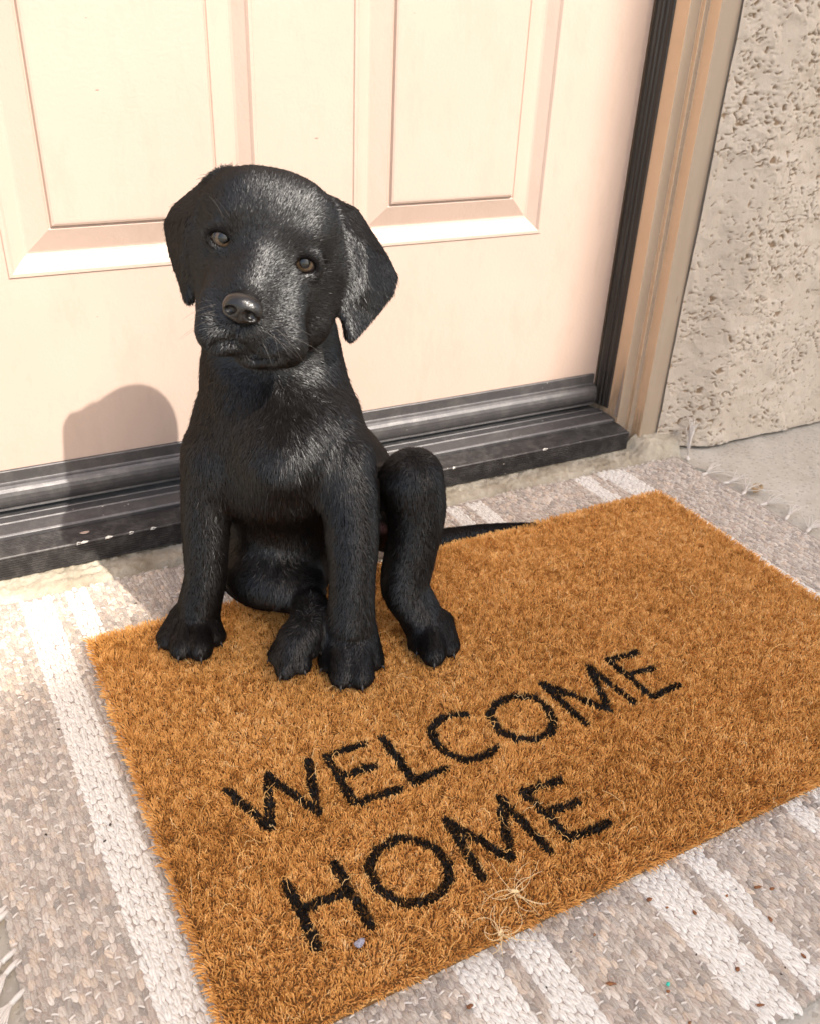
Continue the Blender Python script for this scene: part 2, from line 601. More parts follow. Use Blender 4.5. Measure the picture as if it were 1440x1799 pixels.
# ------------------------------------------------------------------ stucco wall
wall = empty('stucco_wall', (0.95, -0.15, 0))
tag(wall, 'beige rough stucco wall to the right of the door frame', 'wall')


def stucco_face(x0, x1, z0, z1, step):
    nx, nz = int((x1 - x0) / step), int((z1 - z0) / step)
    X, Z = np.meshgrid(np.linspace(x0, x1, nx), np.linspace(z0, z1, nz), indexing='ij')
    P = np.stack([X.ravel(), np.zeros(X.size), Z.ravel()], 1)
    swell = 0.033 * sstep(0.735, 0.83, P[:, 0])
    low = (fbm(P, 0.07, 2, 1) - 0.5) * 0.006
    # dashed and knocked-down plaster: rough crumbs, their tops trowelled flat, small pits between
    Q = P.copy()
    Q[:, 0] += (vnoise(P, 0.007, 40) - 0.5) * 0.008
    Q[:, 2] += (vnoise(P, 0.007, 41) - 0.5) * 0.008
    n = 0.5 * vnoise(Q * [1, 1, 1.25], 0.0046, 11) + 0.5 * vnoise(Q * [1, 1, 1.4], 0.0027, 12)
    rg = sstep(0.36, 0.60, fbm(P, 0.040, 2, 21))        # rough against smooth areas
    lum = np.minimum(n, 0.52) / 0.52
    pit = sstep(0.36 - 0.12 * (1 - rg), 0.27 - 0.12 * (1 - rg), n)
    h = lum * 0.0030 * (0.25 + 0.75 * rg) - pit * 0.0016 + (vnoise(P, 0.012, 31) - 0.5) * 0.0020 + (vnoise(P, 0.0032, 33) - 0.5) * 0.0012 * rg
    y = -0.1305 - swell + low * 0.6 - h * sstep(0.7385, 0.749, P[:, 0])
    P[:, 1] = y
    ii = np.arange(X.size).reshape(X.shape)
    q = np.stack([ii[:-1, :-1], ii[1:, :-1], ii[1:, 1:], ii[:-1, 1:]], -1).reshape(-1, 4)
    return P, q, pit


P, q, pit = stucco_face(0.7392, 1.32, 0.004, 0.84, 0.00125)
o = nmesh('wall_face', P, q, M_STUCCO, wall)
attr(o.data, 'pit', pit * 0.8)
P, q, pit = stucco_face(0.7392, 2.6, 0.8385, 2.6, 0.012)
o = nmesh('upper_face', P, q, M_STUCCO, wall)
v, f = box(0.7416, 1.3190, -0.1262, 0.1, -0.01, 2.59)
pmesh('wall_core', v, f, M_STUCCO, wall)
v, f = box(1.3195, 2.6, -0.166, 0.1, -0.01, 0.86)
pmesh('side_face', v, f, M_STUCCO, wall)
v, f = box(-3.0, lx - 0.7416, -0.150, 0.1, -0.01, 2.6)
pmesh('side_face', v, f, M_STUCCO, wall)
v, f = box(lx - 0.7410, 0.7412, -0.147, 0.1, DZ1 + 0.06, 2.6)
pmesh('lintel_face', v, f, M_STUCCO, wall)

# ------------------------------------------------------------------ unseen wall added to block the sun, outline cut to the porch shade
M_BLOCKER = NT('blocker_render').set(Roughness=0.9)
M_BLOCKER.col(M_BLOCKER.ramp(M_BLOCKER.noise(M_BLOCKER.coords(), 3.0, 4), [(0.3, (0.52, 0.46, 0.38)), (0.7, (0.60, 0.54, 0.46))]))
M_BLOCKER = M_BLOCKER.m
YH = -6.0


def toward(pt):
    t = (YH - pt[1]) / TO_SUN.y
    return (pt[0] + TO_SUN.x * t, pt[2] + TO_SUN.z * t)


EDGE = [toward(p) for p in ((-0.60, -0.46, 0.0), (-0.20, -0.30, 0.0), (-0.04, -0.228, 0.0), (0.10, -0.178, 0.0), (0.34, -0.145, 0.03), (0.52, -0.09, 0.05), (0.625, YD, 0.09), (0.640, YD, 0.30), (0.650, YD, 1.9))]
xr = EDGE[-1][0]
outl = [(EDGE[0][0] - 0.5, 0.0), (EDGE[0][0] - 0.5, EDGE[0][1] - 0.3)] + EDGE + [(xr + 2.2, EDGE[-1][1]), (xr + 2.2, 0.0)]
k = len(outl)
v = [(x, YH, z) for x, z in outl] + [(x + 0.2 * TO_SUN.x / -TO_SUN.y, YH - 0.2, z) for x, z in outl]
f = [tuple(range(k - 1, -1, -1)), tuple(range(k, 2 * k))] + [(j, (j + 1) % k, k + (j + 1) % k, k + j) for j in range(k)]
blocker = empty('sun_blocker', (xr, YH, 0))
tag(blocker, 'unseen pale wall added to block the sun from the porch', 'blocker')
pmesh('blocker_wall', v, f, M_BLOCKER, blocker)

# ------------------------------------------------------------------ rug
RX0, RX1, RY0, RY1 = -0.257, 0.748, -0.878, -0.169       # rug sheet before its slight skew
SHEAR = 0.06


def rug_xy(X, y):
    return X + SHEAR * (-y - 0.18), y


rug = empty('woven_rug', (0.25, -0.5, 0))
tag(rug, 'cream and taupe striped flatwoven rug with fringed ends under the doormat', 'rug')
MAT_O, MAT_A, MAT_W, MAT_D = (-0.1265, -0.2854), 0.0264, 0.76, 0.468
CA, SA = math.cos(MAT_A), math.sin(MAT_A)


def to_mat(x, y):
    dx, dy = x - MAT_O[0], y - MAT_O[1]
    return dx * CA + dy * SA, -dx * SA + dy * CA


def from_mat(u, w):
    return MAT_O[0] + u * CA - w * SA, MAT_O[1] + u * SA + w * CA


M_YARN = NT('wool_yarn').set(Roughness=0.95, Specular__IOR__Level=0.1, Sheen__Weight=0.25, Sheen__Roughness=0.5)
at = M_YARN.n('Attribute', _attribute_name='tint')
uvw = M_YARN.n('Attribute', _attribute_name='suv')
sp = M_YARN.n('SeparateXYZ')
M_YARN.l(uvw.outputs['Vector'], sp.inputs[0])


def mth(op, a, b=None, c=None):
    nd = M_YARN.n('Math', _operation=op)
    for i, x in enumerate((a, b, c)):
        if x is None:
            continue
        if isinstance(x, (int, float)):
            nd.inputs[i].default_value = x
        else:
            M_YARN.l(x, nd.inputs[i])
    return nd.outputs[0]


# twisted plies: slanting strands over each stitch, made uneven
hair_n = M_YARN.noise(M_YARN.coords((700, 130, 400)), 1.0, 4, 0.65)
phase = mth('ADD', mth('MULTIPLY_ADD', sp.outputs[0], 7.0, mth('MULTIPLY', sp.outputs[1], 3.2)), mth('MULTIPLY_ADD', hair_n, 7.0, sp.outputs[2]))
strand = mth('MULTIPLY_ADD', mth('SINE', phase), 0.5, 0.5)
ply = mth('MULTIPLY_ADD', strand, 0.34, mth('MULTIPLY', hair_n, 0.8))
M_YARN.col(M_YARN.mix(M_YARN.ramp(ply, [(0.30, 0.48), (0.60, 0.0)]), at.outputs['Color'], (0.27, 0.20, 0.16)))
M_YARN.bump(ply, 0.0014, 0.9)
M_YARN = M_YARN.m
M_RUGBASE = NT('rug_core').set(Roughness=1.0)
M_RUGBASE.b.inputs['Base Color'].default_value = (0.33, 0.28, 0.245, 1)
M_RUGBASE = M_RUGBASE.m
M_WARP = NT('cotton_warp').set(Roughness=0.9)
M_WARP.b.inputs['Base Color'].default_value = (0.62, 0.565, 0.51, 1)
M_WARP = M_WARP.m

WHITE = [(-0.183, -0.148), (-0.135, -0.110), (0.009, 0.043), (0.057, 0.085), (0.178, 0.2155), (0.227, 0.249), (0.343, 0.364), (0.377, 0.400), (0.556, 0.582), (0.600, 0.645)]
PX, PY = 0.0047, 0.0074                                   # stitch pitch


def rug_z(x, y):
    n = fbm(np.stack([x, y, x * 0], 1), 0.16, 2, 77)
    return 0.0036 + (n - 0.5) * 0.004


cols = int((RX1 - RX0) / PX)
rows = int((RY1 - RY0) / PY)
I, Jr = np.meshgrid(np.arange(cols), np.arange(rows + 1), indexing='ij')
I = I.ravel(); Jr = Jr.ravel()
SXc = RX0 + (I + 0.5) * PX + rng.normal(0, 0.00035, I.size)
SYc = RY0 + (Jr + 0.5 * (I % 2)) * PY + rng.normal(0, 0.0006, I.size)
wob = (vnoise(np.stack([SXc, SYc, SXc * 0], 1), 0.05, 51) - 0.5) * 0.006
edgew = (vnoise(np.stack([SXc, SYc * 0, SXc * 0], 1), 0.06, 52) - 0.5) * 0.012
keep = (SYc < RY1 + edgew - 0.003) & (SYc > RY0 + edgew * 0.5 + 0.003)
xx, yy = rug_xy(SXc + wob * 0.3, SYc)
mu, mw = to_mat(xx, yy)
keep &= ~((mu > 0.03) & (mu < MAT_W - 0.03) & (mw < -0.03) & (mw > -MAT_D + 0.03))
I, Jr, SXc, SYc, xx, yy = (a[keep] for a in (I, Jr, SXc, SYc, xx, yy))
NS = len(xx)
iswhite = np.zeros(NS, bool)
jit = (vnoise(np.stack([SXc * 0, SYc, SXc], 1), 0.03, 53) - 0.5) * 0.004
for a, b in WHITE:
    iswhite |= (SXc + jit > a) & (SXc + jit < b)
PAL = np.array([(0.56, 0.475, 0.395), (0.50, 0.43, 0.365), (0.62, 0.505, 0.40), (0.60, 0.525, 0.45), (0.49, 0.405, 0.34), (0.66, 0.58, 0.50), (0.42, 0.37, 0.32)])
colr = PAL[rng.integers(0, len(PAL), NS)] * rng.uniform(0.72, 1.10, (NS, 1))
colr[iswhite] = np.array((0.80, 0.765, 0.705)) * rng.uniform(0.93, 1.03, (iswhite.sum(), 1))
# stitch template: half ellipsoid, 6 along x 5
na, nb = 5, 6
th = np.linspace(0, math.pi, na)
ph = np.linspace(-1, 1, nb)
T = np.array([(-math.cos(t) * math.sqrt(max(1 - s * s * 0.93, 0)), s, math.sin(t) * math.sqrt(max(1 - s * s * 0.97, 0.0))) for s in ph for t in th], np.float32)
ti = np.arange(na * nb).reshape(nb, na)
TQ = np.stack([ti[:-1, :-1], ti[:-1, 1:], ti[1:, 1:], ti[1:, :-1]], -1).reshape(-1, 4)
hw = 0.56 * PX * rng.uniform(0.98, 1.22, NS)
hl = 0.72 * PY * rng.uniform(0.9, 1.08, NS)
hz = 0.0020 * rng.uniform(0.85, 1.15, NS)
ang = np.where(I % 2 == 0, 0.20, -0.20) + rng.normal(0, 0.12, NS) - SHEAR * -1
ca, sa = np.cos(ang)[:, None], np.sin(ang)[:, None]
lx_ = T[None, :, 0] * hw[:, None]
ly_ = T[None, :, 1] * hl[:, None]
VX = xx[:, None] + lx_ * ca - ly_ * sa
VY = yy[:, None] + lx_ * sa + ly_ * ca
tilt = rng.normal(0, 0.12, NS)[:, None]
VZ = rug_z(xx, yy)[:, None] + T[None, :, 2] * hz[:, None] + tilt * ly_ - 0.0006
VV = np.stack([VX, VY, VZ], -1).reshape(-1, 3)
QQ = (TQ[None] + (np.arange(NS) * len(T))[:, None, None]).reshape(-1, 4)
weave = nmesh('weave', VV, QQ, M_YARN, rug)
attr(weave.data, 'tint', np.concatenate([np.repeat(colr, len(T), 0), np.ones((NS * len(T), 1))], 1), 'POINT', 'FLOAT_COLOR')
suv = np.concatenate([np.tile(T[:, :2], (NS, 1)), np.repeat(rng.uniform(0, 6.28, NS), len(T))[:, None]], 1)
attr(weave.data, 'suv', suv, 'POINT', 'FLOAT_VECTOR')
tag(weave, kind='stuff')
# pale warp threads crossing between stitches
sel = (~iswhite) & (rng.random(NS) < 0.16)
n = sel.sum()
wp = np.zeros((n, 4, 3))
dx = np.array([-0.0021, -0.0008, 0.0008, 0.0021])
slant = rng.normal(0.0, 0.35, n)
wp[:, :, 0] = xx[sel][:, None] + dx
wp[:, :, 1] = yy[sel][:, None] + 0.5 * PY + dx * slant[:, None]
wp[:, :, 2] = rug_z(xx[sel], yy[sel])[:, None] + np.array([0.0011, 0.0018, 0.0018, 0.0011])
tag(curves('warp_threads', wp, np.array([0.0006, 0.0007, 0.0007, 0.0006]), M_WARP, rug), kind='stuff')
# woolly fuzz
nf = 26000
s_ = rng.integers(0, NS, nf)
fz = np.zeros((nf, 4, 3))
bx_ = xx[s_] + rng.normal(0, 0.002, nf); by_ = yy[s_] + rng.normal(0, 0.003, nf)
fd = rng.normal(0, 1, (nf, 3)); fd[:, 2] = np.abs(fd[:, 2]) * 0.5
fd /= np.linalg.norm(fd, axis=1)[:, None]
fl = rng.uniform(0.0015, 0.005, nf)
bend = rng.normal(0, 0.4, (nf, 3))
for k, t in enumerate((0, 0.4, 0.7, 1.0)):
    fz[:, k] = np.stack([bx_, by_, rug_z(xx[s_], yy[s_]) + 0.0018], 1) + (fd * t + bend * t * t) * fl[:, None]
M_FUZZ = NT('wool_fuzz').set(Roughness=1.0)
M_FUZZ.b.inputs['Base Color'].default_value = (0.68, 0.62, 0.56, 1)
M_FUZZ = M_FUZZ.m
tag(curves('fuzz', fz, np.array([0.00008, 0.00008, 0.00006, 0.00003]), M_FUZZ, rug), kind='stuff')
# base cloth under the stitches
gxs = np.linspace(RX0, RX1, 60); gys = np.linspace(RY0 + 0.004, RY1 - 0.004, 40)
X, Y = np.meshgrid(gxs, gys, indexing='ij')
bx2, by2 = rug_xy(X.ravel(), Y.ravel())
bz2 = rug_z(bx2, by2)
ii = np.arange(X.size).reshape(X.shape)
q = np.stack([ii[:-1, :-1], ii[1:, :-1], ii[1:, 1:], ii[:-1, 1:]], -1).reshape(-1, 4)
nmesh('base_cloth', np.stack([bx2, by2, bz2], 1), q, M_RUGBASE, rug)


def tube(paths, rads, seg=6):
    """one mesh made of several tapered tubes: paths list of (K,3)"""
    v, f = [], []
    for P_, R_ in zip(paths, rads):
        P_ = np.asarray(P_, float)
        K = len(P_)
        tg = np.gradient(P_, axis=0)
        tg /= np.linalg.norm(tg, axis=1)[:, None] + 1e-9
        ref = np.array([0.0, 0.0, 1.0]) if abs(tg[0][2]) < 0.8 else np.array([1.0, 0, 0])
        b0 = len(v)
        for i in range(K):
            s = np.cross(tg[i], ref); s /= np.linalg.norm(s) + 1e-9
            u = np.cross(s, tg[i])
            for k in range(seg):
                a = 2 * math.pi * k / seg
                v.append(P_[i] + (s * math.cos(a) + u * math.sin(a)) * R_[i])
        for i in range(K - 1):
            for k in range(seg):
                a = b0 + i * seg + k; b = b0 + i * seg + (k + 1) % seg
                f.append((a, b, b + seg, a + seg))
        f.append(tuple(b0 + k for k in range(seg - 1, -1, -1)))
        f.append(tuple(b0 + (K - 1) * seg + k for k in range(seg)))
    return v, f


def tassel(x, y, direction, length, n=15, lift=0.0, spread=0.32, name='tassel', knot=0.0026):
    z0 = 0.0045
    paths, rads = [], []
    d0 = np.array([math.cos(direction), math.sin(direction), 0])
    side = np.array([-d0[1], d0[0], 0])
    # the knot
    kp = [np.array([x, y, z0]) - d0 * 0.006, np.array([x, y, z0]) - d0 * 0.0035, np.array([x, y, z0]), np.array([x, y, z0]) + d0 * 0.0035, np.array([x, y, z0]) + d0 * 0.0058]
    paths.append(kp); rads.append([0.0016, knot * 0.8, knot, knot * 0.85, 0.0024])
    for i in range(n):
        a = rng.normal(0, spread)
        L = length * rng.uniform(0.6, 1.1)
        cur = rng.normal(0, 0.35)
        pts = []
        for t in np.linspace(0, 1, 7):
            s = (a * t + cur * t * t * 0.5) * L
            zz = z0 * (1 - t) + 0.0012 * t + rng.uniform(0, 0.0012) + lift * math.sin(t * math.pi * 0.62) * (0.7 + 0.5 * (i % 4) / 4)
            pts.append(np.array([x, y, 0]) + d0 * (0.004 + L * t * (1 - 0.25 * lift / 0.05 * (t > 2))) + side * (s + rng.normal(0, 0.0004)) + np.array([0, 0, zz]))
        paths.append(pts); rads.append(list(np.linspace(0.00062, 0.00045, 7)))
    v, f = tube(paths, rads, 5)
    return pmesh(name, v, f, M_WARP, rug, True)


# fringe on the left end
for y in np.arange(-0.60, -0.19, 0.034):
    if y < -0.52 or y > -0.30:
        ex, _ = rug_xy(RX0 - 0.003, y)
        tassel(ex, y + rng.normal(0, 0.003), math.pi * (1.08 + rng.normal(0, 0.05)), 0.055)
for y in (-0.572, -0.616, -0.640, -0.667, -0.705, -0.74, -0.78, -0.83):
    ex, _ = rug_xy(RX0 - 0.003, y)
    tassel(ex, y, math.pi * (1.22 + rng.normal(0, 0.06)), 0.06, 17)
# fringe on the right end
tassel(0.757, -0.186, 0.95, 0.030, 24, lift=0.052, spread=0.20, knot=0.004)      # stands up against the stucco
for y in (-0.235, -0.268, -0.300, -0.335, -0.375, -0.41, -0.445, -0.48, -0.52, -0.56, -0.60, -0.66, -0.72, -0.78, -0.84):
    ex, _ = rug_xy(RX1 + 0.004, y)
    tassel(ex - 0.01 * (y > -0.25), y, rng.normal(0.35, 0.25), 0.036, 9, spread=0.5, lift=0.008)

# ------------------------------------------------------------------ doormat
mat = empty('doormat', (from_mat(MAT_W / 2, -MAT_D / 2)[0], from_mat(MAT_W / 2, -MAT_D / 2)[1], 0.004))
tag(mat, 'orange brown coir doormat lettered WELCOME HOME in black under the puppy', 'doormat')
M_BACK = NT('mat_backing').set(Roughness=0.95)
M_BACK.b.inputs['Base Color'].default_value = (0.16, 0.075, 0.02, 1)
M_BACK = M_BACK.m
MZ = 0.0148


def mat_h(u, w):
    """height of the backing: the mat lies a little uneven"""
    return MZ + (fbm(np.stack([u, w, u * 0], 1), 0.22, 2, 90) - 0.5) * 0.004


us = np.linspace(0.004, MAT_W - 0.004, 60); wsn = np.linspace(-0.004, -MAT_D + 0.004, 40)
Ug, Wg = np.meshgrid(us, wsn, indexing='ij')
x_, y_ = from_mat(Ug.ravel(), Wg.ravel())
hz_ = mat_h(Ug.ravel(), Wg.ravel())
ii = np.arange(Ug.size).reshape(Ug.shape)
q = np.stack([ii[:-1, :-1], ii[:-1, 1:], ii[1:, 1:], ii[1:, :-1]], -1).reshape(-1, 4)
ring = np.concatenate([ii[:, 0], ii[-1, 1:], ii[::-1, -1][1:], ii[0, ::-1][1:-1]])
nv = Ug.size
V_ = np.concatenate([np.stack([x_, y_, hz_], 1), np.stack([x_[ring], y_[ring], np.full(len(ring), 0.0045)], 1)])
m_ = len(ring)
sq = np.array([(ring[i], ring[(i + 1) % m_], nv + (i + 1) % m_, nv + i) for i in range(m_)])
nmesh('backing', V_, np.concatenate([q, sq]), M_BACK, mat, smooth=False)

STROKES = [
[(0.0656, -0.2513), (0.0844, -0.3048), (0.1013, -0.2512), (0.1244, -0.3071), (0.1384, -0.251)],
[(0.1916, -0.2547), (0.1553, -0.2532), (0.155, -0.3107), (0.1957, -0.3142)],
[(0.156, -0.2796), (0.1881, -0.2815)],
[(0.2089, -0.2552), (0.2113, -0.3127), (0.2407, -0.3104)],
[(0.2927, -0.2612), (0.2807, -0.2555), (0.2659, -0.2567), (0.2536, -0.2647), (0.2487, -0.282), (0.2515, -0.2956), (0.2639, -0.3112), (0.2804, -0.3132), (0.2964, -0.3087)],
[(0.3483, -0.2592), (0.3254, -0.2614), (0.3131, -0.2709), (0.3097, -0.2938), (0.3186, -0.3076), (0.3337, -0.3157), (0.3507, -0.3158), (0.3623, -0.3051), (0.3676, -0.2858), (0.364, -0.2692), (0.3483, -0.2592)],
[(0.3876, -0.3188), (0.3829, -0.2576), (0.4192, -0.3154), (0.4403, -0.2574), (0.4478, -0.316)],
[(0.5014, -0.2595), (0.4656, -0.2567), (0.4698, -0.3194), (0.5049, -0.3161)],
[(0.4677, -0.2846), (0.5001, -0.2855)],
[(0.0772, -0.3572), (0.0779, -0.415)],
[(0.1167, -0.3578), (0.1187, -0.4173)],
[(0.0792, -0.3829), (0.1145, -0.3848)],
[(0.1722, -0.3587), (0.1521, -0.3605), (0.139, -0.3733), (0.1371, -0.391), (0.1462, -0.409), (0.1596, -0.4172), (0.1766, -0.4164), (0.1903, -0.4082), (0.1959, -0.3931), (0.193, -0.3792), (0.1851, -0.3663), (0.1722, -0.3587)],
[(0.2132, -0.4183), (0.2145, -0.3599), (0.2422, -0.414), (0.2672, -0.3604), (0.2747, -0.4204)],
[(0.3244, -0.3651), (0.29, -0.3618), (0.2957, -0.4177), (0.3345, -0.4208)],
[(0.2939, -0.3887), (0.325, -0.3911)],

]


def in_letter(u, w, half):
    d = np.full(u.shape, 1.0)
    for st in STROKES:
        for (ax, ay), (bx, by) in zip(st, st[1:]):
            ex, ey = bx - ax, by - ay
            t = np.clip(((u - ax) * ex + (w - ay) * ey) / (ex * ex + ey * ey), 0, 1)
            d = np.minimum(d, np.hypot(u - ax - ex * t, w - ay - ey * t))
    return d < half


M_COIR = NT('coir_fibre').set(Roughness=0.62, Specular__IOR__Level=0.25)
at = M_COIR.n('Attribute', _attribute_name='tint')
M_COIR.col(M_COIR.ramp(at.outputs['Fac'], [(0.0, (0.38, 0.155, 0.032)), (0.35, (0.66, 0.325, 0.088)), (0.7, (0.80, 0.44, 0.145)), (0.92, (0.86, 0.54, 0.22)), (1.0, (0.85, 0.62, 0.32))]))
M_COIR = M_COIR.m
M_INK = NT('black_coir').set(Roughness=0.6, Specular__IOR__Level=0.3)
M_INK.b.inputs['Base Color'].default_value = (0.012, 0.009, 0.007, 1)
M_INK = M_INK.m
pitch = 0.00128
nu, nw = int(MAT_W / pitch), int(MAT_D / pitch)
Uf, Wf = np.meshgrid((np.arange(nu) + 0.5) * pitch, -(np.arange(nw) + 0.5) * pitch, indexing='ij')
Uf = Uf.ravel() + rng.normal(0, 0.0007, nu * nw); Wf = Wf.ravel() + rng.normal(0, 0.0007, nu * nw)
NF = Uf.size
Pf = np.stack([Uf, Wf, Uf * 0], 1)
# tufts: neighbouring fibres lean the same way
leanx = (vnoise(Pf, 0.0040, 61) - 0.5) * 1.25 + rng.normal(0, 0.28, NF)
leany = (vnoise(Pf, 0.0040, 62) - 0.5) * 1.25 + rng.normal(0, 0.28, NF) - 0.05
ed = 0.010
leanx += -1.0 * sstep(ed, 0, Uf) + 1.0 * sstep(MAT_W - ed, MAT_W, Uf)
leany += 0.7 * sstep(-ed, 0, Wf) - 0.9 * sstep(-MAT_D + ed, -MAT_D, Wf)
Hh = 0.0060 * rng.uniform(0.78, 1.08, NF) * (0.86 + 0.28 * vnoise(Pf, 0.006, 63))
z0 = mat_h(Uf, Wf)
pts = np.zeros((NF, 3, 3))
for k, t in enumerate((0.0, 0.55, 1.0)):
    lu = Uf + leanx * Hh * 0.75 * t ** 1.6
    lw = Wf + leany * Hh * 0.75 * t ** 1.6
    px_, py_ = from_mat(lu, lw)
    pts[:, k, 0] = px_; pts[:, k, 1] = py_
    pts[:, k, 2] = z0 - 0.001 + Hh * t * (1 - 0.18 * t * np.minimum(np.hypot(leanx, leany), 1.6))
# under the puppy's paws the pile is pressed down
tint = np.clip(0.47 + (vnoise(Pf, 0.006, 64) - 0.5) * 0.5 + (fbm(Pf, 0.10, 3, 65) - 0.5) * 0.38 + rng.normal(0, 0.17, NF), 0, 1)
Ul = Uf + leanx * Hh * 0.75 * 0.55
Wl = Wf + leany * Hh * 0.75 * 0.55
blk = in_letter(Ul + (vnoise(Pf, 0.004, 70) - 0.5) * 0.0024, Wl + (vnoise(Pf, 0.004, 71) - 0.5) * 0.0024, 0.0039)
blk &= rng.random(NF) > 0.03
R3 = np.array([0.00036, 0.00037, 0.00024])
pile = curves('coir_pile', pts[~blk], R3, M_COIR, mat, tint[~blk])
tag(pile, kind='stuff')
letters = curves('lettering', pts[blk], R3 * 1.15, M_INK, mat)
tag(letters, 'black dyed pile spelling WELCOME HOME', kind='stuff')
# long stray fibres lying on the pile
ns = 520
su = rng.uniform(0.01, MAT_W - 0.01, ns); sw_ = rng.uniform(-MAT_D, -0.01, ns) ** 1
sw_ = -MAT_D * rng.uniform(0.02, 1.0, ns) ** 0.7
a0 = rng.uniform(0, 2 * math.pi, ns); cv = rng.normal(0, 1.1, ns)
L_ = rng.gamma(3.0, 0.0042, ns) + 0.005
K = 7
st = np.zeros((ns, K, 3))
cu, cw, ang = su.copy(), sw_.copy(), a0.copy()
zt_ = mat_h(su, sw_) + 0.0060
for k in range(K):
    x1_, y1_ = from_mat(cu, cw)
    st[:, k] = np.stack([x1_, y1_, zt_ + rng.normal(0, 0.0006, ns) + (0.0035 * np.sin(k / (K - 1) * math.pi) * (rng.random(ns) > 0.4)) - (0.003 if k == 0 else 0)], 1)
    cu = cu + np.cos(ang) * L_ / K; cw = cw + np.sin(ang) * L_ / K
    ang = ang + cv * 1.6 / K
stray = curves('stray_fibres', st, np.linspace(0.00020, 0.00010, K), M_COIR, mat, np.clip(rng.normal(0.80, 0.14, ns), 0, 1))
tag(stray, kind='stuff')

